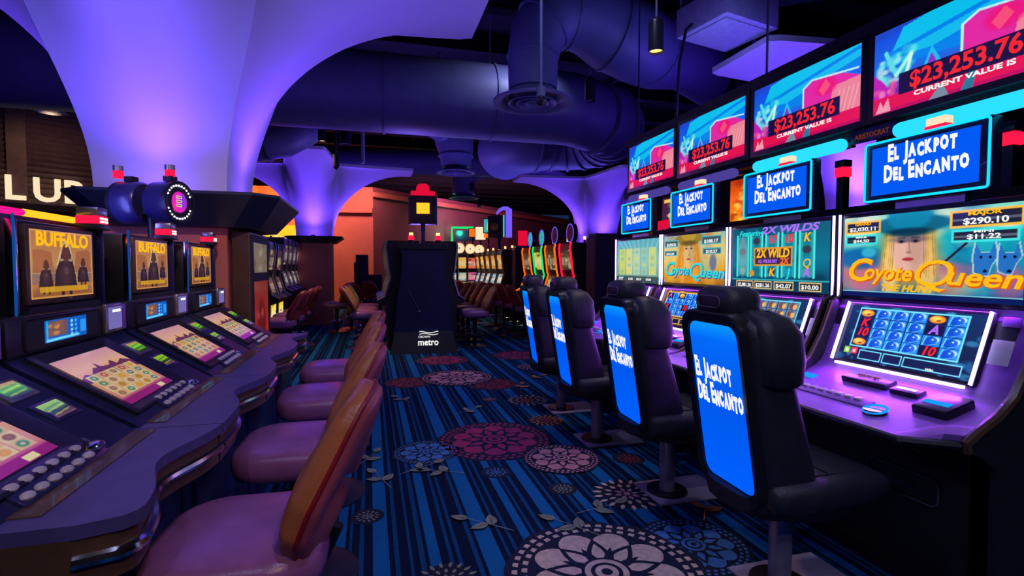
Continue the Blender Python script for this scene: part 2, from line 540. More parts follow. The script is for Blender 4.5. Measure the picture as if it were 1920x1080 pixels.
def sprig(x, y, a, mi=SAGE, s=1.0):
    ln = 0.26 * s
    fpoly([(x + t * math.cos(a) - q * math.sin(a), y + t * math.sin(a) + q * math.cos(a)) for t, q in ((0, -.003), (ln, -.002), (ln, .002), (0, .003))], 23, mi)
    leaf(x + ln * math.cos(a), y + ln * math.sin(a), a + .2, 0.10 * s, mi)
    leaf(x + ln * .55 * math.cos(a), y + ln * .55 * math.sin(a), a + 1.0, 0.10 * s, mi)
    leaf(x + ln * .45 * math.cos(a), y + ln * .45 * math.sin(a), a - 0.9, 0.11 * s, mi)
medallion(0.95, 1.93, 0.40, CREAM, 9, 0.35, base=12)
medallion(0.885, 3.70, 0.40, MAG, 10, 0.1)
medallion(1.23, 3.20, 0.245, PNK, 9, 0.6, base=10)
medallion(0.36, 3.58, 0.215, LBL, 9, 0.3, base=0)
medallion(0.96, 5.90, 0.40, PNK, 10, 0.2, base=10)
medallion(0.40, 5.80, 0.25, RED, 9, 0.5)
medallion(1.28, 5.48, 0.27, RED, 9, 0.2)
medallion(1.44, 2.03, 0.235, LBL, 10, 0.4)
daisy(1.46, 4.72, 0.20, CREAM, ORG)
daisy(1.40, 2.60, 0.20, CREAM, PNK)
daisy(1.07, 2.76, 0.092, SAGE, None, 2)
daisy(-0.03, 2.72, 0.095, SAGE, None, 2)
daisy(0.29, 2.06, 0.14, SAGE, None, 3)
daisy(0.75, 3.10, 0.105, LBL, None, 2)
daisy(1.11, 4.85, 0.10, PNK, None, 2)
daisy(1.67, 3.08, 0.12, RED, None, 2)
daisy(1.42, 4.05, 0.15, ORG, RED, 3)
daisy(2.0, 6.3, 0.2, PNK, None, 3)
for x, y, a in ((0.10, 3.02, 1.9), (0.16, 3.20, .5), (0.55, 3.12, 2.7), (0.66, 2.36, 2.4), (1.02, 2.44, .2), (1.05, 2.2, 2.2), (0.70, 4.40, .6), (1.62, 2.2, .9), (1.5, 5.1, 1.2), (-0.1, 3.4, 1.1), (0.35, 4.9, 2.0), (1.7, 5.6, .4)):
    sprig(x, y, a, SAGE if x < 1.4 else ORG)
_rr = random.Random(5)
_b = 0
for gy in range(0, 13):
    for gx in range(-3, 6):
        x = gx * 1.15 + _rr.uniform(-.3, .3); y = 6.9 + gy * 1.1 + _rr.uniform(-.3, .3)
        if x > 4.6 or x < -3.5: continue
        k = _rr.random()
        if k < .34: medallion(x, y, _rr.uniform(.26, .40), _rr.choice((ORG, MAG, CREAM, RED, PNK)), 9, k * 9)
        elif k < .62: daisy(x, y, _rr.uniform(.14, .22), _rr.choice((CREAM, ORG, PNK)), RED)
        elif k < .8: sprig(x, y, k * 20, _rr.choice((SAGE, ORG)), 1.3)
struct(fb.build('floor', floor_mats, smooth=0))

# ------------------------------------------------------------------ ceiling and walls
cb = MB()
cb.box((1, 15, 5.05), (26, 38, 0.1))
for i in range(26):
    y = -3 + i * 1.4
    cb.box((1, y, 4.86), (26, 0.09, 0.28)); cb.box((1, y, 4.72), (26, 0.18, 0.02))
for i in range(7):
    cb.box((-9 + i * 3.4, 15, 4.93), (0.07, 38, 0.12))
struct(cb.build('ceiling', M['ceiling'], smooth=0))

def wall(name, p, q, z0, z1, m, th=0.15):
    p = Vector((p[0], p[1], 0)); q = Vector((q[0], q[1], 0)); d = (q - p).normalized(); n = Vector((-d.y, d.x, 0))
    b = MB()
    b.loft([[p + Vector((0, 0, z0)), q + Vector((0, 0, z0)), q + n * th + Vector((0, 0, z0)), p + n * th + Vector((0, 0, z0))],
            [p + Vector((0, 0, z1)), q + Vector((0, 0, z1)), q + n * th + Vector((0, 0, z1)), p + n * th + Vector((0, 0, z1))]])
    return struct(b.build(name, m, smooth=0))
wall('wall_back', (0.1, 18.2), (11.0, 27.6), 0, 4.0, M['mauve_wall'])
wall('wall_back_left', (-3.6, 18.9), (0.1, 18.2), 0, 4.0, M['pink_wall'])
wall('wall_far_left', (-9.5, 17.2), (-3.6, 18.9), 0, 4.0, M['orange_wall'])
wall('wall_left', (-10.5, -3.5), (-9.5, 17.2), 0, 5.0, M['dark_wall'])
wall('wall_right', (11.0, 27.6), (11.4, -3.5), 0, 5.0, M['dark_wall'])
wall('wall_front', (11.4, -3.5), (-10.5, -3.5), 0, 5.0, M['dark_wall'])
tb = MB()
tb.bar((-3.6, 18.80, 3.2), (0.08, 18.10, 3.2), 0.10, 0.16)
tb.bar((0.12, 18.10, 3.74), (10.9, 27.4, 3.74), 0.10, 0.16)
struct(tb.build('trim_1', M['pink_wall'], smooth=0))

# ------------------------------------------------------------------ flared columns
def star(r, k, f0, z, n=14):
    """four-armed section: arms reach r, inner corners at (k, k); f0 = flat share of each arm's end"""
    pts = []
    for q in range(4):
        c, s = math.cos(q * PI / 2), math.sin(q * PI / 2)
        for i in range(-n, n):
            u = i / n
            w_ = min(1.0, max(0.0, (abs(u) - f0) / (1 - f0)))
            x = k + (r - k) * (1 - w_ * w_ * (3 - 2 * w_)); y = u * k
            pts.append((x * c - y * s, x * s + y * c, z))
    return pts
def column(cx, cy, a0, a1, z0, zt, reach, shelf_half, shelf_z0, shelf_z1, base_m, label, faces, power, sdx=0.0):
    t = thing('flared_column', label, 'column', (cx, cy, 0), 0)
    b = MB(); b.box((0, 0, shelf_z0 / 2), (a0 * 2 - .02, a0 * 2 - .02, shelf_z0))
    b.build('base', base_m, t, 0)
    rings = []
    for i in range(31):
        th = (PI / 2) * i / 30
        r = a0 + (reach - a0) * (1 - math.cos(th)); z = z0 + (zt - z0) * math.sin(th)
        k = a0 + (a1 * 1.5 - a0) * (1 - math.exp(-(r - a0) / .45)) / (1 - math.exp(-(reach - a0) / .45))
        rings.append([Vector(p) for p in star(max(r, k + 1e-4), k, .15 + .51 * (i / 30) ** 2.5, z)])
    rings = [[Vector((p.x, p.y, shelf_z0)) for p in rings[0]]] + rings
    rings.append([Vector((p.x, p.y, zt + 0.06)) for p in rings[-1]])
    b = MB(); b.loft(rings)
    b.build('canopy', M['plaster'], t, 50)
    h1 = shelf_half; h0 = shelf_half - 0.17; ch = 0.16
    def oc(h, z): return [Vector((x + sdx, y, z)) for x, y in ((h, -h + ch), (h, h - ch), (h - ch, h), (-h + ch, h), (-h, h - ch), (-h, -h + ch), (-h + ch, -h), (h - ch, -h))]
    b = MB(); b.loft([oc(h0, shelf_z0), oc(h1, shelf_z1 - 0.02), oc(h1, shelf_z1), oc(h1 - 0.03, shelf_z1), oc(h1 - 0.05, shelf_z1 - 0.05)])
    b.build('shelf', M['shelf'], t, 20)
    for fx, fy in faces:
        d = a0 + 0.17
        b = MB(); b.cyl((fx * d, fy * d, shelf_z1 - 0.05), (fx * d, fy * d, shelf_z1 + 0.02), 0.045, seg=14)
        u = b.build('uplight', M['black'], t)
        lamp('uplight_bulb', 'SPOT', (fx * d, fy * d, shelf_z1 + 0.05), power * .11, VIOLET, u, aim=(fx * (a0 + 0.08), fy * (a0 + 0.08), shelf_z1 + 2), size=0.05, spot=85, blend=1.0)
        lamp('uplight_bulb', 'SPOT', (fx * (d + .16), fy * (d + .16), shelf_z1 + 0.03), power * .66, VIOLET, u, aim=(fx * (a0 + 0.70), fy * (a0 + 0.70), shelf_z1 + 1.6), size=0.06, spot=150, blend=1.0)
        lamp('uplight_bulb', 'POINT', (fx * (d + .02), fy * (d + .02), shelf_z1 + 0.06), power * .035, VIOLET, u, size=0.05)
    return t
F_, B_, L_, R_ = (0, -1), (0, 1), (-1, 0), (1, 0)
column(-1.46, 4.73, 0.425, 0.52, 1.86, 3.62, 2.48, 0.69, 1.59, 1.83, M['pink_wall'], 'big violet flared column rising over the left machines', (F_, R_, L_), 100, 0.12)
column(-1.2, 12.5, 0.37, 0.38, 1.95, 3.5, 2.18, 0.60, 1.82, 1.97, M['pink_wall'], 'smaller violet flared column standing by the salmon back wall', (F_, R_, L_), 120)
column(5.80, 12.6, 0.40, 0.40, 1.95, 3.5, 2.20, 0.60, 1.72, 1.88, M['mauve_wall'], 'violet flared column beyond the end of the right bank', (F_, L_, R_), 120)
column(5.95, 4.68, 0.47, 0.44, 1.90, 3.5, 2.18, 0.74, 1.66, 1.88, M['mauve_wall'], 'violet flared column behind the right bank, seen between its screens', (F_, L_), 230)

# ------------------------------------------------------------------ ducts
def ring_bands(b, path_pts, r, dirs, mi=0):
    for p, d in zip(path_pts, dirs):
        d = Vector(d).normalized(); p = Vector(p)
        b.cyl(p - d * 0.02, p + d * 0.02, r, seg=28, mi=mi)
def arc(c, r, a0, a1, z, n=6):
    return [(c[0] + r * math.cos(R(a0 + (a1 - a0) * k / n)), c[1] + r * math.sin(R(a0 + (a1 - a0) * k / n)), z) for k in range(n + 1)]
b = MB()
path = [(-4.2, 7.3, 3.66), (-1, 7.3, 3.66), (1, 7.3, 3.66), (2.9, 7.3, 3.66)] + arc((3.1, 8.1), .80, -80, 90, 3.58, 8)[1:] + [(2.75, 8.95, 3.52), (2.52, 9.2, 3.5), (2.48, 9.6, 3.48)]
b.tube(path, 0.52, 28)
for x in (-3, -1.4, 0.2, 1.7): b.cyl((x - .015, 7.3, 3.66), (x + .015, 7.3, 3.66), 0.535, seg=28)
for a in (-70, -48, -26, -4, 18, 40, 62, 84):
    c = Vector((3.1 + .80 * math.cos(R(a)), 8.1 + .80 * math.sin(R(a)), 3.58)); d = Vector((-math.sin(R(a)), math.cos(R(a)), 0))
    b.cyl(c - d * .02, c + d * .02, 0.545, seg=28)
for x in (2.9,): b.cyl((x - .02, 8.9, 3.55), (x + .02, 8.9, 3.55), 0.55, seg=28)
tag(b.build('air_duct', M['duct'], None, 40), 'wide round air duct crossing above the aisle and doubling back', 'duct')
b = MB()
b.tube([(1.63, 5.1, 3.112), (1.63, 5.1, 3.45), (1.68, 5.1, 3.68), (1.82, 5.1, 3.86), (2.05, 5.12, 3.95), (2.3, 5.14, 3.92), (2.55, 5.18, 3.84), (2.9, 5.3, 3.82), (3.4, 5.75, 3.94), (4.4, 6.6, 4.3), (5.6, 7.6, 4.45)], [.25, .26, .29, .32, .35, .37, .40, .42, .42, .42, .42], 26)
for p, d, r in (((1.63, 5.1, 3.45), (0, 0, 1), .272), ((1.74, 5.1, 3.77), (.5, 0, .6), .315), ((2.05, 5.12, 3.95), (1, 0, 0), .362), ((2.55, 5.18, 3.84), (1, .1, -.2), .412), ((3.15, 5.52, 3.88), (1, .9, .2), .432)):
    d = Vector(d).normalized(); p = Vector(p); b.cyl(p - d * .015, p + d * .015, r, seg=28)
tag(b.build('duct_elbow', M['duct'], None, 40), 'gooseneck duct rising from the nearest round diffuser and turning right', 'duct')
def diffuser(x, y, z, r, label):
    t = thing('ceiling_diffuser', label, 'air diffuser', (x, y, z), 0, 'round air diffusers under the ducts')
    b = MB(); b.lathe([(r * .55, .12), (r * .62, .05), (r, .01), (r, -.01), (r * .9, -.012), (r * .72, .03), (r * .6, .10)], seg=40, ring=True); b.build('flange', M['duct'], t)
    b = MB()
    for k in (.62, .42, .22): b.lathe([(r * k, -.015), (r * k * .96, -.022), (r * k * .72, .03), (r * k * .76, .035)], seg=32, ring=True)
    b.cyl((0, 0, .02), (0, 0, .10), r * .08); b.cyl((0, 0, .085), (0, 0, .095), r * .6)
    b.build('cone_rings', M['duct'], t)
diffuser(1.63, 5.10, 2.99, 0.41, 'largest round diffuser, with a dome camera hanging before it')
diffuser(1.74, 10.70, 3.25, 0.40, 'round diffuser on a short elbow in mid ceiling')
diffuser(2.6, 14.6, 3.25, 0.42, 'flat far diffuser above the row of disc-topped machines')
b = MB()
b.tube([(1.74, 10.7, 3.372), (1.74, 10.7, 3.7), (1.72, 10.72, 3.95), (1.6, 10.75, 4.2), (1.3, 10.9, 4.4)], [.30, .36, .42, .40, .36], 24)
b.cyl((1.74, 10.7, 3.58), (1.74, 10.7, 3.61), .37, seg=24)
b.tube([(1.66, 10.6, 3.95), (1.2, 10.5, 4.25), (0.6, 10.4, 4.4)], .26, 18)
tag(b.build('duct_elbow', M['duct'], None, 40), 'bulging duct elbow over the middle diffuser', 'duct')
b = MB(); b.tube([(2.6, 14.6, 3.372), (2.6, 14.6, 3.8), (2.9, 14.4, 4.1), (4.4, 13.6, 4.2)], .34, 20)
b.tube([(-1, 14.3, 4.1), (2.5, 14.0, 4.1), (6, 13.4, 4.1)], .33, 20)
tag(b.build('air_duct', M['duct'], None, 40), 'far dark duct running above the distant machines', 'duct')
b = MB(); b.tube([(-2.3, 9.0, 3.3), (-1.75, 9.0, 3.3), (-1.35, 9.05, 3.4), (-1.1, 9.2, 3.6), (-1.0, 9.35, 3.9)], .34, 24)
b.cyl((-1.62, 9.0, 3.32), (-1.58, 9.0, 3.33), .355, seg=24)
tag(b.build('duct_elbow', M['duct'], None, 40), 'round duct bend half hidden behind the big column', 'duct')
b = MB(); b.tube([(3.9, 4.9, 4.42), (4.7, 4.3, 4.42), (6.4, 3.0, 4.42)], .32, 22)
b.cyl((4.68, 4.31, 4.42), (4.72, 4.29, 4.42), .34, seg=22)
tag(b.build('air_duct', M['duct'], None, 40), 'duct at the top right above the hanging white unit', 'duct')

for du in [o for o in bpy.data.objects if o.name.startswith(('air_duct', 'duct_elbow'))]:
    vs = [v.co for v in du.data.vertices]
    x0 = min(v.x for v in vs); x1 = max(v.x for v in vs)
    for f in (.3, .7):
        xc = x0 + (x1 - x0) * f
        near = [v for v in vs if abs(v.x - xc) < .35] or vs
        top = max(near, key=lambda v: v.z)
        b = MB(); b.cyl((top.x, top.y, top.z - .03), (top.x, top.y, 5.0), .008, seg=8); b.build('hanger_rod', M['steel'], du)
t = thing('hanging_air_unit', 'white boxed air unit hung from rods at the top right', 'air unit', (3.42, 4.42, 3.6), R(12))
b = MB(); b.box((0, 0, .14), (.72, .62, .28), bev=.01); b.build('casing', M['white_paint'], t)
b = MB(); b.box((0, 0, -.006), (.60, .50, .012), bev=.004); b.build('access_panel', M['white_paint'], t)
for sx in (-1, 1):
    for sy in (-1, 1):
        b = MB(); b.cyl((sx * .33, sy * .28, .28), (sx * .33, sy * .28, 1.4), .008, seg=8); b.build('rod', M['steel'], t)
b = MB(); b.tube([(-.36, .1, .06), (-.42, .12, .0), (-.42, .2, -.3), (-.36, .3, -.9)], .015, 8); b.build('cable', M['black'], t)

def track_light(x, y, z, label, s=1.0, warm=0.0, top=5.0, face='warm'):
    t = thing('pendant_or_fill_spot', label, 'spotlight', (x, y, z), 0, 'hanging cylinder spotlights')
    b = MB(); b.lathe([(.03 * s, .24 * s), (.05 * s, .22 * s), (.055 * s, .2 * s), (.055 * s, 0), (.05 * s, 0), (.045 * s, .03 * s)], seg=22); b.build('housing', M['black'], t)
    b = MB(); b.cyl((0, 0, .015 * s), (0, 0, .02 * s), .048 * s, seg=20); b.build('lens', E_[face] if face else M['steel'], t)
    b = MB(); b.cyl((0, 0, .23 * s), (0, 0, top - z), .007, seg=8); b.build('stem', M['steel'], t)
    if warm: lamp('spot_bulb', 'SPOT', (0, 0, -.01), warm, WARM, t, aim=(0, 0, -2), size=.04, spot=95, blend=.8)
track_light(2.02, 3.38, 2.86, 'nearest hanging spotlight with a glowing warm lens', 1.0, 30)
track_light(-0.66, 8.0, 3.12, 'hanging spotlight in front of the small violet column', 1.0, 110)
track_light(2.38, 12.3, 3.10, 'tiny far hanging spotlight left of the red-lit rows', 1.0, 90)
track_light(3.1, 14.9, 3.05, 'tiny far hanging spotlight above the disc-topped rows', 1.0, 90)
track_light(2.69, 6.05, 3.38, 'grey hanging spotlight in front of the duct bend', 1.25, 0, face=None)
track_light(-0.38, 9.0, 3.32, 'wide grey hanging spotlight beside the thin black pole', 1.7, 0, face=None)
t = thing('can_light', 'dark blue can downlight in front of the louvred front', 'downlight', (-4.30, 8.72, 3.46), 0)
b = MB(); b.lathe([(.05, .34), (.17, .33), (.175, .02), (.20, .0), (.15, -.005), (.14, .05)], seg=26); b.build('can', M['duct'], t)
b = MB(); b.cyl((0, 0, .03), (0, 0, .04), .13, seg=22); b.build('lens', M['white_paint'], t)
b = MB(); b.cyl((0, 0, .33), (0, 0, 1.54), .012, seg=8); b.build('stem', M['steel'], t)
lamp('louver_fill', 'SPOT', (0, 0, -.02), 22, WARM, t, aim=(-.5, 1.2, -1.0), size=.06, spot=120, blend=1.0)  # warm lamp added to brighten the dark louvres
t = thing('dome_camera', 'clear dome camera on a long blue rod from the ceiling', 'camera', (1.30, 3.86, 2.60))
b = MB(); b.cyl((0, 0, .1), (0, 0, 2.4), .012, seg=10); b.build('rod', M['duct'], t)
b = MB(); b.cyl((0, 0, .0), (0, 0, .10), .036, seg=18); b.build('housing', M['duct'], t)
b = MB(); b.sphere((0, 0, 0), .045, seg=18)
g = mat('smoked_dome', (60, 60, 80), 0.05); g.node_tree.nodes['Principled BSDF'].inputs['Transmission Weight'].default_value = 0.6
b.build('dome', g, t)
t = thing('drop_camera', 'black camera at the end of a thin pole beside the small column', 'camera', (-0.47, 8.0, 2.72))
b = MB(); b.cyl((0, 0, .2), (0, 0, 2.29), .018, seg=8); b.build('pole', M['black'], t)
b = MB(); b.cyl((0, 0, .05), (0, 0, .22), .045, seg=14); b.sphere((0, 0, .04), .04, seg=12); b.build('housing', M['black'], t)
# pipes and conduits among the ducts
for i, (p, q, r, lb) in enumerate((((-6, 11.3, 4.45), (9, 11.3, 4.45), .03, 'thin conduit behind the main duct'), ((-8, 7.9, 4.34), (-1.2, 6.3, 4.34), .05, 'pale pipe slanting above the louvred front'),
                                   ((1.2, 3.0, 4.62), (8, 8.5, 4.62), .035, 'dark pipe over the hanging air unit'), ((-0.1, 8.6, 2.95), (-0.1, 8.6, 4.7), .03, 'pale vertical stub pipe below the main duct'))):
    b = MB(); b.cyl(p, q, r, seg=12); tag(b.build('ceiling_pipe', M['white_paint'] if i in (1, 3) else M['duct']), lb, 'pipe')

# lavender and warm fill lights added above and behind the viewpoint, lighting carpet, stools and consoles
def fill_spot(x, y, z, aim, power, label, col=LAVENDER, spot=110):
    t = thing('pendant_or_fill_spot', label, 'spotlight', (x, y, z), 0, 'hanging cylinder spotlights')
    b = MB(); b.lathe([(.06, .26), (.085, .22), (.09, .2), (.09, 0), (.08, 0), (.075, .04)], seg=22); b.build('housing', M['black'], t)
    b = MB(); b.cyl((0, 0, .25), (0, 0, 4.9 - z), .008, seg=8); b.build('stem', M['steel'], t)
    lamp('spot_bulb', 'SPOT', (0, 0, .02), power, col, t, aim=Vector(aim) - Vector((x, y, z)), size=.08, spot=spot, blend=.9)
fill_spot(0.70, 0.4, 4.1, (.6, 1.8, 0), 75, 'added lavender fill spotlight almost overhead')
fill_spot(1.25, 2.9, 4.2, (.8, 4.4, 0), 95, 'added lavender fill spotlight above the aisle, just above the view')
fill_spot(0.55, -1.6, 3.9, (.2, 1.8, .6), 60, 'added lavender fill spotlight behind the viewpoint')
fill_spot(-1.0, -.4, 3.6, (-.8, 2.2, .8), 45, 'added lavender fill spotlight behind the left machines')
fill_spot(0.9, -.9, 3.4, (-.15, 1.5, .8), 80, 'added warm fill spotlight over the nearest stool', WARM, 60)
fill_spot(2.2, 6.3, 4.35, (.8, 8.0, .8), 110, 'added lavender fill spotlight tucked above the duct before the dark tower', LAVENDER, 120)
fill_spot(-.2, .6, 3.5, (-1.25, 4.3, 1.2), 280, 'added warm fill spotlight aimed at the salmon column base', (1.0, .60, .50), 34)
fill_spot(0.9, -1.7, 3.3, (2.1, 1.4, .35), 60, 'added lavender fill spotlight behind the viewpoint, turned to the right bank', LAVENDER, 60)

# ================================================================== RIGHT BANK
# local frame of a machine: front towards -y, x to the player's right, origin on the floor at its middle
DECK = [(-.60, .690), (-.48, .710), (-.34, .738), (-.25, .762), (-.19, .79), (-.155, .815), (-.135, .845), (-.11, .91), (-.075, 1.00), (-.04, 1.085), (-.02, 1.13)]
def deck_y(x, y):
    """front edge bends back at both ends"""
    ax = abs(x); f = -.60
    if ax > .36: f = -.60 + (ax - .36) / .11 * .16
    return max(y, f) if y < -.25 else y
def col_text_panel(name, s, M4, parent): pass

WOLF = [(0, 108, 220), (20, 140, 240)]
def face_art(cv, cu, cv0, sc, skin, hair, hat):
    a = sc
    cv.ell(cu, cv0 - .06 * a, .17 * a, .42 * a, hair, .9, .5)
    cv.ell(cu - .11 * a, cv0 - .25 * a, .05 * a, .35 * a, [min(255, v + 50) for v in hair], .8, .6)
    cv.ell(cu + .11 * a, cv0 - .25 * a, .05 * a, .35 * a, [min(255, v + 40) for v in hair], .8, .6)
    cv.ell(cu, cv0 - .02 * a, .105 * a, .30 * a, skin, .95, .25)
    cv.ell(cu + .05 * a, cv0 - .05 * a, .05 * a, .22 * a, [v * .8 for v in skin], .5, .8)
    for s in (-1, 1):
        cv.ell(cu + s * .042 * a, cv0 + .065 * a, .024 * a, .020 * a, (110, 80, 80), .6, .8); cv.ell(cu + s * .042 * a, cv0 + .065 * a, .012 * a, .014 * a, (40, 50, 70), .9, .5)
        cv.line((cu + s * .02 * a, cv0 + .105 * a), (cu + s * .065 * a, cv0 + .11 * a), .007 * a, (110, 80, 60), .6)
        for q in range(6): cv.line((cu + s * (.085 + .012 * q) * a, cv0 + .18 * a), (cu + s * (.095 + .014 * q) * a, cv0 - (.30 + .03 * (q % 3)) * a), .006 * a, [min(255, v * (.8 + .1 * (q % 4))) for v in hair], .6)
    cv.line((cu + .004 * a, cv0 + .05 * a), (cu + .01 * a, cv0 - .05 * a), .008 * a, [v * .75 for v in skin], .8)
    cv.ell(cu + .004 * a, cv0 - .06 * a, .016 * a, .016 * a, [v * .72 for v in skin], .8, .6)
    cv.ell(cu, cv0 - .14 * a, .034 * a, .020 * a, (170, 70, 80), .9, .4)
    if hat:
        cv.ell(cu, cv0 + .26 * a, .25 * a, .10 * a, hat, .95, .25)
        cv.ell(cu, cv0 + .36 * a, .13 * a, .17 * a, [min(255, v * 1.25) for v in hat], .95, .25)
        cv.ell(cu, cv0 + .17 * a, .13 * a, .05 * a, [v * .6 for v in hat], .8, .6)

def main_art(k):
    cv = Canvas(240, 126)
    if k == 3:      # night huntress on teal
        cv.vgrad([(0, (20, 60, 120)), (.12, (60, 120, 160)), (.35, (40, 150, 180)), (.6, (20, 160, 180)), (.85, (60, 190, 190)), (1, (150, 210, 190))])
        cv.blobs(60, [(120, 220, 215), (20, 120, 160), (220, 230, 200), (30, 90, 160)], .02, .10, .35)
        cv.blobs(14, [(236, 232, 190), (250, 240, 200)], .03, .10, .5, (0, .75, 1, 1))
        cv.blobs(16, [(226, 120, 120), (240, 170, 130), (200, 110, 150)], .04, .10, .55, (0, .1, 1, .35))
        cv.ell(.12, .48, .16, .13, (40, 110, 170), .8, .5); cv.ell(.18, .55, .05, .06, (90, 190, 210), .8, .5)
        cv.ell(.43, .10, .17, .32, (30, 120, 170), .8, .5); cv.ell(.33, .42, .05, .06, (220, 190, 210), .8, .5)
        face_art(cv, .43, .60, 1.0, (222, 180, 168), (196, 160, 90), (26, 116, 140))
        cv.ell(.43, .69, .10, .035, (40, 60, 90), .5, .9)
        for cx_, s_ in ((.83, 1.0), (.935, .9)):
            head = [(-.05, -.14), (-.055, .02), (-.045, .16), (-.02, .06), (.02, .06), (.04, .17), (.055, .02), (.03, -.06), (.012, -.17), (-.015, -.17)]
            cv.poly([(cx_ + x * 1.15 * s_, .46 + y * 1.1 * s_) for x, y in head], (196, 214, 216), .8)
            cv.poly([(cx_ + x * s_, .455 + y * s_) for x, y in head], (54, 120, 190), .9)
            cv.ell(cx_ - .02, .47, .008, .014, (20, 40, 80)); cv.ell(cx_ + .022, .47, .008, .014, (20, 40, 80)); cv.ell(cx_, .33, .010, .016, (20, 40, 70))
        cv.line((.62, .40), (.74, .62), .012, (50, 60, 80))
        for u0, v0, u1, v1, c in ((.02, .80, .25, .93, (250, 190, 90)), (.02, .66, .23, .76, (90, 220, 220)), (.66, .79, .985, .95, (250, 190, 90)), (.67, .64, .97, .75, (90, 220, 220))):
            cv.rect(u0, v0, u1, v1, (60, 66, 80)); cv.rect(u0, v0 + (v1 - v0) * .35, u1, v0 + (v1 - v0) * .5, (110, 116, 130)); cv.frame(u0, v0, u1, v1, .012, c)
        cv.rect(0, 0, 1, .06, (30, 60, 110)); cv.rect(0, .06, 1, .068, (150, 220, 230))
        cv.a = np.clip((cv.a - 128) * 1.28 + 112, 0, 255)
    elif k == 2:    # teal reels
        cv.vgrad([(0, (8, 60, 90)), (.5, (14, 120, 150)), (1, (10, 90, 120))])
        cv.blobs(50, [(10, 80, 110), (20, 130, 150), (8, 50, 80)], .02, .06, .5)
        for i, u in enumerate((.13, .29, .46, .63, .80)):
            cv.rect(u - .055, .22, u + .055, .86, (40, 160, 175)); cv.rect(u - .035, .22, u + .035, .86, (20, 130, 150))
            cv.line((u - .065, .22), (u - .065, .88), .018, (80, 240, 225)); cv.line((u + .065, .22), (u + .065, .88), .018, (80, 240, 225))
            for j in range(4):
                cv.ell(u, .30 + .16 * j, .040, .055, [(120, 150, 160), (30, 150, 190), (60, 40, 60), (30, 110, 130)][(i * 3 + j) % 4], .8, .5)
        cv.ell(.13, .55, .05, .33, (170, 190, 190), .5, .3)
        cv.ell(.24, .27, .03, .05, (220, 150, 40)); cv.rect(.27, .40, .66, .66, (70, 40, 70)); cv.frame(.27, .40, .66, .66, .014, (220, 150, 60))
        cv.rect(0, 0, 1, .17, (10, 60, 90)); cv.line((0, .17), (1, .17), .008, (60, 200, 210))
        for u in (.06, .27, .49, .74): cv.rect(u, .03, u + .19, .14, (26, 30, 40)); cv.frame(u, .03, u + .19, .14, .009, (220, 190, 130))
    elif k == 1:    # golden huntress
        cv.vgrad([(0, (150, 90, 30)), (.3, (230, 160, 40)), (.6, (240, 200, 110)), (1, (120, 190, 210))])
        cv.blobs(50, [(250, 190, 60), (120, 200, 220), (255, 220, 130), (210, 110, 30)], .03, .09, .4)
        cv.ell(.45, .30, .22, .40, (220, 140, 20), .8, .5)
        face_art(cv, .45, .66, 1.0, (226, 186, 120), (206, 120, 20), (150, 120, 40))
        cv.ell(.42, .36, .06, .07, (230, 190, 120), .8, .5)
        cv.ell(.83, .45, .05, .16, (90, 100, 150), .8, .5)
        for u0, v0, u1, v1 in ((.02, .78, .26, .90), (.66, .79, .94, .93), (.02, .60, .24, .69), (.68, .61, .94, .71)):
            cv.rect(u0, v0, u1, v1, (60, 90, 100)); cv.frame(u0, v0, u1, v1, .010, (90, 180, 190))
        cv.rect(0, 0, 1, .05, (70, 60, 30))
    else:           # washed out bright reels
        cv.vgrad([(0, (90, 150, 140)), (.5, (150, 190, 170)), (1, (70, 170, 190))])
        for i in range(9): cv.line((.2 + .09 * i, .78), (.05 + .12 * i, 1.0), .02, (180, 220, 225), .45)
        for i, u in enumerate((.06, .24, .42, .60, .78)):
            cv.rect(u, .18, u + .16, .80, [(206, 214, 110), (224, 220, 140), (190, 214, 180), (150, 200, 190), (206, 216, 140)][i], .85)
            for j in range(4): cv.ell(u + .08, .26 + j * .15, .045, .04, [(150, 180, 110), (230, 220, 90), (110, 180, 190)][(i + j) % 3], .5, .7)
        cv.rect(0, 0, 1, .15, (60, 90, 90))
        for u in (.28, .48, .70): cv.rect(u, .04, u + .16, .12, (30, 50, 50))
    return cv

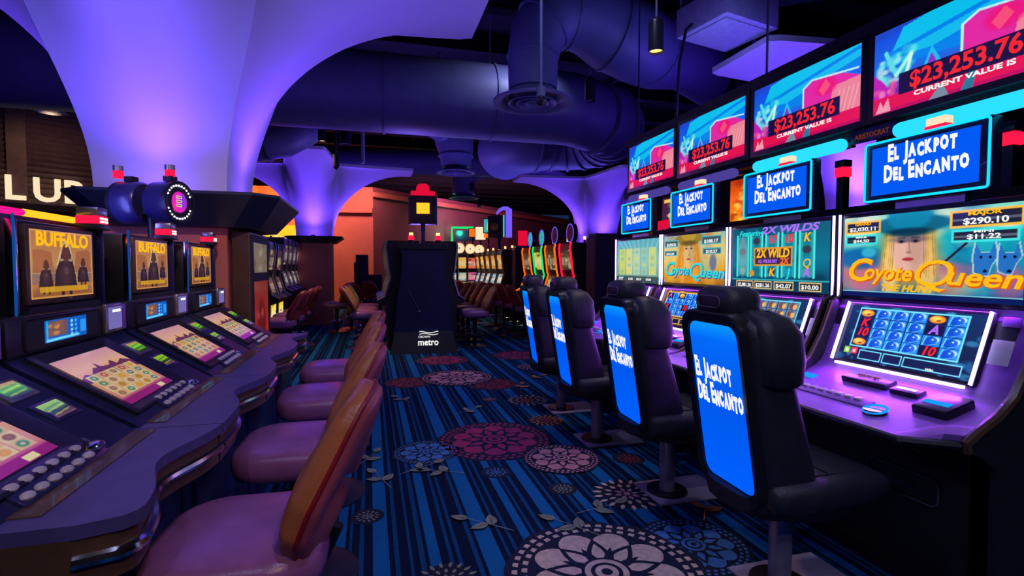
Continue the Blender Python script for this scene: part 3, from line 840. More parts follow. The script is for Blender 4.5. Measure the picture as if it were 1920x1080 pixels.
def play_art(k):
    cv = Canvas(300, 144)
    rr = random.Random(k)
    bg = [(20, 70, 120), (120, 74, 20), (16, 50, 90), (12, 44, 92)][k]
    cv.vgrad([(0, [v * .5 for v in bg]), (1, bg)])
    cv.blobs(80, [(30, 110, 170), (10, 40, 80), (60, 150, 200)] if k != 1 else [(220, 150, 40), (150, 90, 20), (250, 200, 90)], .01, .04, .6)
    grid = (.09, .26, .90, .95)
    cols, rows = 6, 4
    cv.rect(*grid, (10, 40, 90))
    cw = (grid[2] - grid[0]) / cols; chh = (grid[3] - grid[1]) / rows
    marks = []
    for i in range(cols):
        for j in range(rows):
            u = grid[0] + (i + .5) * cw; v = grid[1] + (j + .5) * chh
            special = None
            if k == 3:
                special = {(0, 3): 'c', (0, 2): 'K', (0, 1): '10', (0, 0): 'c', (4, 3): 'c', (4, 2): 'A', (4, 0): '10'}.get((i, j))
            elif k == 2:
                special = {(0, 3): 'K', (1, 3): '10', (0, 1): 'A', (4, 1): '10', (3, 0): 'b', (2, 1): 'c'}.get((i, j))
            else:
                special = {(0, 3): 'A', (0, 1): 'K', (3, 1): '10', (5, 0): 'c', (2, 3): 'c'}.get((i, j))
            if special == 'c':
                cv.rect(u - cw * .47, v - chh * .47, u + cw * .47, v + chh * .47, (20, 20, 60))
                cv.ell(u, v, cw * .42, chh * .36, (236, 140, 20), 1, .3); cv.ell(u - .01, v + .01, cw * .25, chh * .2, (250, 200, 80), .9, .5); cv.ell(u + .01, v - .02, cw * .12, chh * .1, (120, 60, 10), .8, .5)
            elif special in ('K', '10', 'A'):
                cv.rect(u - cw * .47, v - chh * .47, u + cw * .47, v + chh * .47, (14, 16, 54)); marks.append((u, v, special))
            elif k == 2 and i > 1:
                cv.rect(u - cw * .46, v - chh * .46, u + cw * .46, v + chh * .46, (90, 120, 150))
                cv.ell(u - .008, v, cw * .30, chh * .44, (110, 60, 40), .9, .3); cv.ell(u + .018, v - .02, cw * .18, chh * .36, (230, 170, 90), .9, .4); cv.ell(u, v + .05, cw * .16, chh * .15, (70, 90, 140), .8, .4)
            else:
                cv.rect(u - cw * .47, v - chh * .47, u + cw * .47, v + chh * .47, (34, 128, 214))
                cv.ell(u - cw * .02, v - chh * .06, cw * .36, chh * .42, (8, 66, 186), .95, .35)
                cv.ell(u + cw * .20, v + chh * .12, cw * .20, chh * .26, (206, 236, 246), .9, .45)
                cv.ell(u + cw * .10, v + chh * .04, cw * .20, chh * .28, (14, 84, 206), .95, .4)
                cv.poly([(u - cw * .10, v + chh * .30), (u - cw * .02, v + chh * .47), (u + cw * .06, v + chh * .28)], (8, 60, 170))
                cv.line((u - cw * .40, v - chh * .40), (u - cw * .30, v + chh * .36), chh * .05, (120, 220, 244), .8)
                cv.line((u - cw * .1, v - chh * .42), (u + cw * .34, v - chh * .2), chh * .05, (110, 200, 240), .6)
                cv.ell(u + cw * .06, v + chh * .12, cw * .05, chh * .06, (230, 245, 250), .9, .4)
    fc = [(90, 200, 220), (240, 180, 80), (100, 200, 220), (110, 210, 240)][k]
    cv.frame(grid[0], grid[1], grid[2], grid[3], .012, fc)
    cv.rect(.05, .12, .10, .23, (120, 190, 60)); cv.rect(.115, .12, .165, .23, (220, 50, 70))
    cv.ell(.075, .17, .015, .03, (200, 240, 170)); cv.ell(.14, .17, .015, .03, (250, 170, 180))
    for u0, u1 in ((.19, .37), (.39, .53), (.55, .94)):
        cv.rect(u0, .05, u1, .20, (10, 24, 56)); cv.frame(u0, .05, u1, .20, .009, fc)
    return cv, marks

def jackpot_slot(idx, label):
    t = thing('slot_machine', label, 'slot machine', (2.43, (4.32, 3.465, 2.61, 1.75)[idx], 0), R(-90), 'machines of the right bank')
    # body
    b = MB()
    prof = [(-.31, 0), (-.31, .07), (-.28, .07), (-.285, .62), (-.52, .63), (-.58, .648), (-.58, .675), (-.34, .722), (-.20, .765), (-.125, .84), (-.05, 1.08), (.015, 1.12), (.03, 1.58), (.20, 1.60), (.30, 1.58), (.32, 0)]
    Mx = frame((-.392, 0, 0), (0, 1, 0), (0, 0, 1))
    b.prism(prof, Mx, .784)
    body = b.build('cabinet', M['black'], t, 30)
    # violet console sheet
    xr = .47 if idx == 3 else .408
    b = MB()
    rings = []
    for k in range(25):
        x = -.408 + (.408 + xr) * k / 24
        rings.append([Vector((x, deck_y(x, y), z)) for y, z in DECK])
    top = rings; bot = [[p + Vector((0, .012, -.028)) for p in r] for r in rings]
    b.loft([tp + list(reversed(bt)) for tp, bt in zip(top, bot)])
    b.build('console', M['violet_plastic'], t, 40)
    b = MB()
    b.tube([Vector((x, deck_y(x, -.60) - .004, .674)) for x in [-.408 + (.408 + xr) * k / 24 for k in range(25)]], .017, 8)
    b.build('console_edge', M['black'], t)
    # side wings
    wing = [(-.30, 0), (-.31, .58), (-.39, .635), (-.44, .655), (-.45, .685), (-.40, .715), (-.30, .765), (-.22, .83), (-.15, .95), (-.08, 1.12), (-.03, 1.15), (.0, 1.575), (.30, 1.575), (.32, 0)]
    for s in (-1, 1):
        sxx = -.404 if s < 0 else (xr + .012 if idx == 3 else .404)
        b = MB(); b.prism(wing, frame((sxx - .011, 0, 0), (0, 1, 0), (0, 0, 1)), .022); b.build('side_panel', M['black_matte'], t, 30)
        b = MB(); b.tube([(sxx, y, z) for y, z in wing[3:10]], .018 if sxx > .45 else .0115, 8); b.build('edge_trim', M['brown_trim'], t)
    # main screen
    b = MB(); b.box((0, .0, 1.352), (.812, .05, .445), bev=.012); b.build('screen_bezel', M['black'], t)
    ms = picture('main_screen', main_art(idx), frame((0, -.0275, 1.35), (1, 0, 0), (0, 0, 1)), .775, .40, t)
    def on(u, v, d=.0015): return frame((-.3875 + .775 * u, -.0275 - d, 1.35 - .20 + .40 * v), (1, 0, 0), (0, 0, 1))
    if idx in (1, 3):
        c1, c2 = (E_['gold_text'], E_['orange_edge']) if idx == 3 else (E_['cyan_text'], E_['dim_violet'])
        for body_, u, v, sz, wd in (('C', .10, .32, .16, .125), ('oyote', .30, .295, .105, .235), ('Q', .555, .285, .17, .16), ('ueen', .815, .255, .11, .27)):
            M_ = on(u, v) @ Matrix.Rotation(R(-2), 4, 'Z')
            text('lettering', body_, Matrix.Translation((0, .0002, 0)) @ on(u + .006, v - .012, .0010) , sz, c2, ms, .035, .25, width=wd * 1.03)
            text('lettering', body_, M_, sz, c1, ms, .02, .25, width=wd)
    if idx == 3:
        text('lettering', 'THE HUNT', on(.42, .115), .045, E_['gold_text'], ms, .03, .3, width=.25)
        for body_, u, v, sz, wd in (('GRAND', .135, .907, .018, .085), ('MAJOR', .82, .922, .022, .12)): text('lettering', body_, on(u, v), sz, E_['gold_text'], ms, .03, width=wd)
        for body_, u, v, sz, wd in (('$2,030.11', .135, .843, .026, .14), ('$290.10', .825, .843, .036, .16), ('MINOR', .125, .742, .013, .06), ('$44.50', .125, .694, .022, .085), ('MINI', .82, .735, .014, .07), ('$11.22', .82, .682, .028, .12)):
            text('lettering', body_, on(u, v), sz, E_['letter'], ms, .02, width=wd)
    if idx == 1:
        for body_, u, v, sz, wd in (('$2,020.26', .14, .82, .030, .13), ('$188.17', .80, .84, .034, .16), ('$44.20', .12, .635, .026, .11), ('$10.27', .81, .65, .030, .13)):
            text('lettering', body_, on(u, v), sz, E_['letter'], ms, .02, width=wd)
    if idx == 2:
        text('lettering', 'Featuring', on(.22, .91), .05, E_['cyan_text'], ms, .02, .3, width=.22)
        text('lettering', '2X WILDS', on(.62, .935), .06, E_['purple_text'], ms, .03, .25, width=.44)
        text('lettering', '2X WILD', on(.465, .575), .075, E_['gold_text'], ms, .03, .1, width=.27)
        text('lettering', 'ALL WILDS PAY', on(.415, .455), .03, E_['purple_text'], ms, .02, width=.16)
        text('lettering', '2X', on(.59, .455), .05, E_['orange'], ms, .03, .1, width=.07)
        for s_, u, v, mt in (('10', .46, .79, 'red_text'), ('10', .63, .79, 'red_text'), ('K', .80, .79, 'gold_text'), ('K', .46, .28, 'gold_text'), ('Q', .80, .42, 'gold_text'), ('A', .80, .28, 'purple_text'), ('J', .63, .28, 'cyan_text')):
            text('lettering', s_, on(u, v), .07, E_[mt], ms, .02, .2)
        for s_, u in (('$2,081.26', .155), ('$281.26', .365), ('$42.07', .585), ('$10.00', .835)): text('lettering', s_, on(u, .075), .034, E_['letter'], ms, .02, width=.12)
    if idx == 0:
        for s_, u in (('$1,022', .36), ('$42.10', .56), ('$10.00', .78)): text('lettering', s_, on(u, .08), .028, E_['letter'], ms, .02, width=.09)
        text('lettering', '777', on(.10, .08), .04, E_['letter'], ms, .02, .3, width=.10)
    for s in (-1, 1):
        b = MB(); b.box((s * .411, -.032, 1.352), (.006, .012, .44)); b.build('light_strip', E_['strip_side'], t, 0)
    # lower screen
    n_v = Vector((0, .10, .265)).normalized()
    c0 = Vector((0, -.092, .968))
    off = Vector((0, -n_v.z, n_v.y))
    b = MB(); b.box(c0 + off * .004, (.635, .312, .03), frame((0, 0, 0), (1, 0, 0), n_v), bev=.008); b.build('screen_bezel', M['black'], t)
    cv, marks = play_art(idx)
    Mp = frame(c0 + off * .0205, (1, 0, 0), n_v)
    ps = picture('play_screen', cv, Mp, .592, .28, t, SCR_HI)
    for u, v, s_ in marks:
        text('lettering', s_, Mp @ Matrix.Translation((-.296 + .592 * u, -.14 + .28 * v, .0014)), .056, E_['red_text'] if s_ != 'A' else E_['purple_text'], ps, .03, .2)
    text('lettering', 'WIN', Mp @ Matrix.Translation((.145, -.122, .0014)), .016, E_['letter'], ps, .02)
    for s in (-1, 1):
        b = MB(); b.box(c0 + off * .030 + Vector((s * .312, 0, 0)), (.0055, .305, .016), frame((0, 0, 0), (1, 0, 0), n_v)); b.build('light_strip', E_['strip_side'], t, 0)
    b = MB(); b.box((0, -.172, .822), (.58, .014, .012)); gs = b.build('glow_strip', E_['strip'], t, 0)
    lamp('led_strip_fill', 'AREA', (0, -.195, .845), 2.6, (.40, .07, 1.0), gs, aim=(0, -.48, .70), size=.6, size_y=.02, spread=170)
    lamp('led_strip_fill', 'AREA', (0, -.05, 1.125), 2.4, (.36, .05, 1.0), gs, aim=(0, -.40, .80), size=.78, size_y=.02, spread=170)  # area lamp added under the main screen to turn the console violet
    # buttons, slots and readers on the console
    def dk(x, y):
        z = np.interp(y, [q[0] for q in DECK], [q[1] for q in DECK]); return Vector((x, y, z))
    vv = Vector((0, .40, .10)).normalized()
    Mr = frame((0, 0, 0), (1, 0, 0), vv)
    b = MB(); b.box(dk(-.06, -.235) + Vector((0, 0, .008)), (.22, .075, .03), Mr, bev=.008); d_ = b.build('message_display', M['black'], t)
    text('lettering', 'ARROW MIX', frame(dk(-.06, -.23) + Vector((0, -.006, .0252)), (1, 0, 0), vv), .028, E_['dim_orange'], d_, .02, .1, width=.11)
    b = MB(); b.box(dk(.13, -.25) + Vector((0, 0, .008)), (.12, .06, .028), Mr, bev=.008); b.build('card_reader', M['black'], t)
    b = MB(); b.box(dk(.13, -.255) + Vector((0, 0, .022)), (.085, .02, .004), Mr); b.build('reader_slot', M['silver_side'], t)
    b = MB(); b.box(dk(-.34, -.30) + Vector((0, 0, .003)), (.10, .035, .012), Mr, bev=.003); b.build('ticket_slot', E_['vfd'], t)
    b = MB(); b.box(dk(.31, -.31) + Vector((0, 0, .012)), (.13, .16, .05), Mr, bev=.012); ba = b.build('bill_acceptor', M['black'], t)
    b = MB(); b.box(dk(.31, -.34) + Vector((0, 0, .0385)), (.095, .028, .006), Mr, bev=.002); b.build('bill_slot_light', E_['vfd'], ba)
    bp = MB(); bp.box(dk(-.10, -.43) + Vector((0, 0, .002)), (.42, .07, .012), Mr, bev=.004); pan = bp.build('button_panel', M['violet_plastic'], t)
    for i in range(8):
        b = MB(); b.box(dk(-.27 + .046 * i, -.42) + Vector((0, 0, .010)), (.034, .026, .014), Mr, bev=.005); b.build('bet_button', M['clear_button'], pan)
    b = MB(); b.cyl(dk(.17, -.47) + Vector((0, 0, -.004)), dk(.17, -.47) + Vector((0, 0, .012)), .048, .044, seg=24); b.build('play_button', M['chrome'], t)
    b = MB(); b.lathe([(.045, .0), (.045, .006), (.036, .006), (.036, .0)], seg=24, ring=True, M4=Matrix.Translation(dk(.17, -.47) + Vector((0, -.003, .010))) @ Mr); b.build('button_ring', E_['vfd'], t)
    b = MB(); b.box(Vector((.372, -.112, .97)) , (.07, .10, .006), frame((0, 0, 0), (1, 0, 0), n_v), bev=.002); b.build('info_plate', M['sticker'], t)
    b = MB(); b.box(Vector((.372, -.055, 1.085)), (.06, .04, .006), frame((0, 0, 0), (1, 0, 0), n_v), bev=.002); b.build('speaker_grille', M['violet_plastic'], t)
    # belly logo outline
    b = MB(); b.tube([(x + .14, -.289, .40 + z) for x, z in rrect(.30, .11, .03, 4)], .004, 6, closed=True); bl = b.build('belly_badge', M['outline'], t)
    text('lettering', 'game', frame((.14, -.2875, .395), (1, 0, 0), (0, 0, 1)), .05, M['outline'], bl, .01)
    # topper sign
    b = MB(); b.box((0, .03, 1.595), (.30, .04, .05)); b.build('topper_mount', M['silver_side'], t)
    tp_ = MB(); tp_.box((0, -.01, 1.76), (.548, .06, .295), bev=.008); tp = tp_.build('topper_sign', M['navy'], t)
    b = MB(); b.tube([(x, -.044, 1.76 + z) for x, z in rrect(.533, .28, .012, 3)], .0055, 6, closed=True); b.build('neon_border', E_['neon'], tp)
    b = MB(); b.box((0, -.041, 1.76), (.462, .006, .228)); fc = b.build('sign_face', E_['blue_panel'], tp, 0)
    caps_text('lettering', 'El Jackpot', frame((.0, -.0452, 1.805), (1, .0, .02), (-.02, 0, 1)), .095, E_['letter'], fc, .05, .30)
    caps_text('lettering', 'Del Encanto', frame((.015, -.0452, 1.710), (1, .0, .02), (-.02, 0, 1)), .095, E_['letter'], fc, .05, .365)
    b = MB(); b.box((.03, .02, 1.94), (.085, .05, .05), bev=.006); b.build('candle_light', E_['cream'], t)
    b = MB(); b.box((.03, .02, 1.92), (.089, .054, .018)); b.build('candle_base', E_['red'], t, 0)
    return t
jackpot_slot(0, 'violet slot machine with a washed-out yellow screen, furthest of the right bank')
jackpot_slot(1, 'violet slot machine showing a golden woman and cyan title, second from far end')
jackpot_slot(2, 'violet slot machine showing teal reels and a purple wild plaque')
jackpot_slot(3, 'nearest violet slot machine with a blue-hatted woman and yellow title on screen')

# ---- overhead displays
def monitor_art():
    cv = Canvas(220, 116)
    cv.vgrad([(0, (150, 20, 90)), (.25, (120, 40, 170)), (.5, (20, 110, 230)), (1, (20, 70, 220))])
    cv.poly([(0, .55), (.25, .95), (1, 1), (1, .72), (.5, .50)], (0, 130, 235))
    cv.poly([(.12, .72), (.6, .86), (1, .98), (1, 1), (.2, 1)], (10, 190, 235)); cv.poly([(.0, .9), (.35, 1), (0, 1)], (30, 70, 200))
    cv.poly([(.1, .66), (.35, .60), (1, .84), (1, .93)], (20, 200, 235), .8)
    cv.poly([(.27, .20), (.36, .62), (.47, .2)], (20, 190, 240)); cv.poly([(.29, .22), (.36, .54), (.44, .22)], (140, 50, 200))
    cv.blobs(26, [(120, 240, 230), (60, 220, 235), (220, 250, 230), (40, 170, 230)], .012, .035, .7, (.04, .30, .26, .72))
    cv.line((.08, .72), (.15, .42), .025, (90, 220, 230)); cv.line((.15, .42), (.24, .62), .025, (160, 245, 225)); cv.line((.20, .30), (.24, .60), .02, (220, 245, 220))
    cv.poly([(0, .1), (0, .5), (.06, .40), (.14, .2), (.14, .1)], (190, 30, 180))
    cv.blobs(8, [(240, 80, 150), (250, 160, 190)], .01, .03, .7, (0, .1, .15, .35))
    cv.poly([(.52, .25), (.52, .70), (.60, .77), (.80, .76), (.99, .60), (1, .2)], (224, 40, 160)); cv.poly([(.75, .2), (.78, .58), (1, .60), (1, .2)], (236, 130, 150))
    cv.ell(.72, .62, .09, .12, (236, 20, 120), .9, .4); cv.poly([(.66, .60), (.72, .72), (.76, .62), (.70, .5)], (250, 90, 120), .8)
    for k in range(5): cv.line((.80 + .035 * k, .2), (.84 + .036 * k, .5), .008, (246, 190, 180), .7)
    cv.line((.52, .25), (.52, .70), .014, (190, 240, 250)); cv.line((.52, .70), (.60, .78), .014, (190, 240, 250)); cv.line((.60, .78), (.98, .70), .012, (190, 240, 250))
    cv.rect(0, 0, 1, .20, (226, 16, 76)); cv.rect(0, 0, 1, .04, (190, 10, 90))
    cv.poly([(.35, 0), (.42, .16), (.46, 0)], (120, 140, 160)); cv.poly([(.52, 0), (.56, .18), (.60, .18), (.58, 0)], (40, 120, 150))
    cv.poly([(.02, .02), (.05, .16), (.07, .08), (.10, .18), (.12, .02)], (250, 190, 200), .8)
    cv.rect(.17, .17, .84, .42, (24, 12, 56))
    return cv
mon_cv = monitor_art()
mb = MB()
mb.box((2.60, 3.0, 2.03), (.08, 3.75, .06)); mb.box((2.60, 3.0, 2.56), (.08, 3.75, .06))
for y in (1.20, 2.10, 2.96, 3.82, 4.80): mb.box((2.62, y, 2.10), (.06, .06, .96))
for y in (1.3, 2.96, 4.7): mb.cyl((2.62, y, 2.55), (2.62, y, 5.0), .008, seg=8)
mf = mb.build('display_rack', M['black_matte'], None, 0); tag(mf, 'long black rack holding the four overhead jackpot displays', 'rack')
mon_lab = ['jackpot display hung furthest along the right bank', 'jackpot display second from the far end', 'jackpot display third from the far end, over the teal reels', 'nearest jackpot display, cut by the top right of the view']
for i, y in enumerate((4.26, 3.40, 2.535, 1.685)):
    t = thing('jackpot_display', mon_lab[i], 'display', (2.50, y, 2.035), R(-90), 'overhead jackpot displays')
    b = MB(); b.box((0, .02, .235), (.852, .05, .47), bev=.006); b.build('casing', M['black'], t)
    Ms = frame((0, -.0065, .235), (1, 0, 0), (0, 0, 1))
    s = picture('screen', mon_cv, Ms, .775, .405, t)
    def on2(u, v): return Ms @ Matrix.Translation((-.3875 + .775 * u, -.2025 + .405 * v, .0014))
    text('lettering', '$23,253.76', on2(.52, .295), .105, E_['red_text'], s, .025, width=.44)
    text('lettering', 'CURRENT VALUE IS', on2(.52, .13), .030, E_['letter'], s, .03, width=.40)
for i, y in enumerate((4.32, 3.46, 2.59, 1.63)):
    lit = i >= 2
    t = thing('tube_light', ['unlit violet tube light under the furthest display', 'unlit violet tube light under the second display', 'glowing cyan tube light under the third display', 'glowing cyan tube light nearest the camera'][i], 'tube light', (2.515, y, 1.970), 0)
    b = MB(); L_n = .68
    b.tube([(0, -L_n / 2 + q, 0) for q in (0, .008, .025, L_n - .025, L_n - .008, L_n)], [.016, .030, .036, .036, .030, .016], 16)
    b.build('tube', E_['cyan'] if lit else E_['dim_violet'], t)
    b = MB(); b.box((.05, 0, .0), (.03, .70, .03)); b.build('holder', M['black'], t)
t = thing('maker_plate', 'dark blue nameplate with faint orange lettering between the cyan tubes', 'sign', (2.53, 2.10, 1.995), R(-90))
b = MB(); b.box((0, 0, 0), (.24, .02, .075), bev=.004); pl = b.build('plate', M['navy_gloss'], t)
text('lettering', 'ARISTOCRAT', frame((0, -.0112, -.008), (1, 0, 0), (0, 0, 1)), .036, E_['dim_orange'], pl, .02, width=.19)
# spine behind the bank with the toppers of the hidden back row
b = MB(); b.box((3.02, 3.0, .78), (.34, 3.7, 1.56), bev=.02); b.box((2.95, 3.0, 1.62), (.16, 3.6, .10))
tag(b.build('bank_spine', M['black_matte'], None, 20), 'black cabinet spine behind the right bank', 'cabinet')
def back_sign(y, z, w_, h_, label, kind):
    t = thing('backlit_sign', label, 'sign', (2.90, y, 1.67), R(-90), 'lit signs of the hidden back row')
    b = MB(); b.box((0, .04, z - 1.67), (w_ + .04, .06, h_ + .04), bev=.006); b.cyl((0, .05, 0), (0, .05, z - 1.67 - h_ / 2), .03); b.build('casing', M['black'], t)
    cv = Canvas(60, 90)
    if kind == 0:
        cv.vgrad([(0, (40, 10, 10)), (1, (70, 30, 10))]); cv.blobs(22, [(250, 170, 50), (255, 220, 120), (200, 90, 20)], .06, .16, .8, (.3, .1, .9, .8)); cv.rect(.1, .84, .9, .96, (250, 190, 60))
    else:
        cv.vgrad([(0, (250, 150, 30)), (.5, (255, 110, 10)), (1, (200, 60, 10))]); cv.blobs(22, [(255, 220, 90), (220, 70, 10), (160, 40, 10)], .05, .16, .7)
    picture('sign_face', cv, frame((0, .008, z - 1.67), (1, 0, 0), (0, 0, 1)), w_, h_, t)
    return t
back_sign(4.55, 1.84, .30, .30, 'golden figure sign on black between the two furthest toppers', 0)
back_sign(3.52, 1.84, .30, .34, 'bright orange sign between the second and third toppers', 1)
t = thing('red_counter', 'red digit box under the golden figure sign', 'display', (2.84, 4.55, 1.67), R(-90))
b = MB(); b.box((0, 0, .0), (.24, .04, .02)); b.build('casing', M['black'], t)
for s in (-1, 1):
    b = MB(); b.box((s * .05, -.012, .045), (.085, .02, .09)); b.build('digit_window', E_['red_soft'], t, 0)
for y, lb in ((3.25, 'red candle lamp behind the golden-woman machine topper'), (2.62, 'blue and red candle lamp between the near toppers'), (1.73, 'red candle lamp at the near end of the right bank')):
    t = thing('candle_lamp', lb, 'lamp', (2.92, y, 1.67), 0, 'candle lamps of the hidden back row')
    b = MB(); b.box((0, 0, .10), (.05, .05, .20)); b.build('post', M['black'], t)
    b = MB(); b.box((0, 0, .23), (.07, .07, .06), bev=.006); b.build('red_lens', E_['red'], t)
    b = MB(); b.box((0, 0, .285), (.07, .07, .045), bev=.006); b.build('upper_lens', M['navy_gloss'], t)

# ---- chairs of the right bank
def jackpot_chair():
    t = thing('casino_chair', 'x', 'chair', (0, 0, 0), 0, 'black chairs with glowing blue backs')
    b = MB(); b.box((.09, 0, .006), (.44, .30, .012), bev=.002, seg=1); b.build('base_plate', M['plate'], t)
    b = MB(); b.lathe([(.0, .012), (.115, .012), (.112, .022), (.05, .024), (0, .024)][1:4], seg=28); b.build('floor_disc', M['black'], t)
    b = MB(); b.cyl((0, 0, .02), (0, 0, .40), .043, seg=24); b.build('pole', M['steel'], t)
    # seat
    b = MB(); rings = []
    for x, hz, zt, hw in ((-.22, .07, .50, .20), (-.20, .11, .515, .225), (0, .125, .52, .235), (.18, .12, .525, .235), (.27, .10, .52, .225), (.305, .06, .50, .20)):
        rings.append([Vector((x, y, zt - hz * .5 + z)) for y, z in rrect(hw * 2, hz, min(hz, hw) * .42, 4)])
    b.loft(rings); b.build('seat', M['leather'], t, 50)
    b = MB(); b.tube([(x, y, .5225) for x, y in rrect(.34, .34, .05, 4, .06, 0)], .0035, 6, closed=True); b.tube([(.06, -.17, .524), (.06, .17, .524)], .0035, 6); b.build('seat_seam', M['black_matte'], t)
    # shell under the seat, sweeping up into the back
    def sec(cx, z, dx, dy, rr_=None, tilt=0.0):
        rr_ = min(dx, dy) * .40 if rr_ is None else rr_
        return [Vector((cx + x, y, z + tilt * x)) for x, y in rrect(dx, dy, rr_, 5)]
    b = MB()
    b.loft([sec(-.06, .335, .34, .26, tilt=-.15), sec(-.03, .36, .50, .36, tilt=-.1), sec(0, .415, .56, .43), sec(0, .445, .55, .44)])
    b.build('seat_shell', M['black_matte'], t, 50)
    b = MB()
    xs = lambda z: -.225 - (z - .45) * .155
    rings = []
    for z, th, wd in ((.36, .10, .30), (.40, .20, .375), (.50, .235, .395), (.65, .215, .405), (.80, .19, .415), (.95, .165, .43), (1.05, .15, .435), (1.09, .13, .40), (1.12, .10, .30), (1.13, .06, .22)):
        rings.append(sec(xs(z) + th / 2, z, th, wd, min(.045, th * .45), tilt=0))
    b.loft(rings); bk = b.build('backrest', M['leather'], t, 50)
    # shoulder bolster wrapping round the upper back
    b = MB(); rings = []
    for z, x0, x1, wd in ((.87, -.25, -.115, .455), (.885, -.275, -.10, .475), (.96, -.285, -.095, .485), (1.06, -.30, -.11, .485), (1.115, -.29, -.145, .44), (1.14, -.275, -.185, .34)):
        rings.append(sec((x0 + x1) / 2, z, x1 - x0, wd, .05))
    b.loft(rings); b.build('shoulder_bolster', M['leather'], t, 50)
    b = MB(); rings = []
    for z, dx, dy in ((1.10, .12, .19), (1.115, .15, .225), (1.17, .16, .235), (1.205, .145, .22), (1.222, .10, .17)):
        rings.append(sec(-.265, z, dx, dy, .045))
    b.loft(rings); hr = b.build('headrest', M['leather'], t, 50)
    b = MB(); b.tube([(-.3475, y, 1.165 + z) for y, z in rrect(.135, .042, .02, 5)], .003, 6, closed=True); b.build('headrest_badge', M['outline'], hr)
    # rear rim and glowing panel
    vup = Vector((-.155, 0, 1)).normalized()
    Mb = frame((xs(.77) - .004, 0, .765), (0, -1, 0), vup)      # seen from behind
    outer = rrect(.370, .735, .07, 6); inner = rrect(.307, .648, .05, 6)
    b = MB()
    b.loft([[Mb @ Vector((x, y, -.03)) for x, y in outer], [Mb @ Vector((x, y, .016)) for x, y in outer], [Mb @ Vector((x * .97, y * .985, .024)) for x, y in outer],
            [Mb @ Vector((x, y, .016)) for x, y in inner], [Mb @ Vector((x, y, .004)) for x, y in inner]], cap=True)
    b.build('rear_rim', M['black'], t, 40)
    # glowing panel: brighter along its edges
    b = MB()
    pr = rrect(.30, .64, .047, 6)
    rows = [[Mb @ Vector((x * k, y * k, .0085 + .004 * (1 - k))) for x, y in pr] for k in (1, .8, .5, .2)]
    b.loft(rows, cap=True)
    p = b.build('light_panel', E_['panel'], t, 60)
    caps_text('lettering', 'El Jackpot', Mb @ Matrix.Translation((-.02, .098, .0135)), .098, E_['letter'], p, .05, .225)
    caps_text('lettering', 'Del Encanto', Mb @ Matrix.Translation((.005, .0, .0135)), .098, E_['letter'], p, .05, .275)
    return t
def panel_mat():
    m = bpy.data.materials.new('blue_light_panel'); m.use_nodes = True; nt = m.node_tree
    nt.nodes.remove(nt.nodes['Principled BSDF'])
    tc = nt.nodes.new('ShaderNodeTexCoord'); sx = nt.nodes.new('ShaderNodeSeparateXYZ'); nt.links.new(tc.outputs['Generated'], sx.inputs[0])
    rp = nt.nodes.new('ShaderNodeValToRGB'); nt.links.new(sx.outputs['Z'], rp.inputs['Fac'])
    e = rp.color_ramp.elements
    e[0].position = 0; e[0].color = lin((0, 96, 255)) + (1,); e[1].position = 1; e[1].color = lin((10, 150, 255)) + (1,)
    x = e.new(.55); x.color = lin((0, 88, 232)) + (1,); x = e.new(.9); x.color = lin((4, 106, 250)) + (1,)
    em_ = nt.nodes.new('ShaderNodeEmission'); em_.inputs[1].default_value = 1.0
    nt.links.new(rp.outputs['Color'], em_.inputs[0]); nt.links.new(em_.outputs[0], nt.nodes['Material Output'].inputs[0])
    return m
E_['panel'] = panel_mat()
c0 = jackpot_chair()
ch_lab = ['nearest black chair with glowing blue back, before the blue-hatted woman machine', 'second black chair from the camera with glowing blue back', 'third black chair from the camera with glowing blue back', 'furthest of the four black chairs with glowing blue backs']
for i, (x, y, a) in enumerate(((1.59, 1.67, -2), (1.63, 2.555, -2), (1.62, 3.48, -4), (1.66, 4.33, -6))):
    o = c0 if i == 0 else copy_tree(c0)
    o.location = (x, y, 0.002); o['label'] = ch_lab[i]
    for c in o.children:
        if not c.name.startswith(('base_plate', 'floor_disc')): c.rotation_euler = (0, 0, R(a))

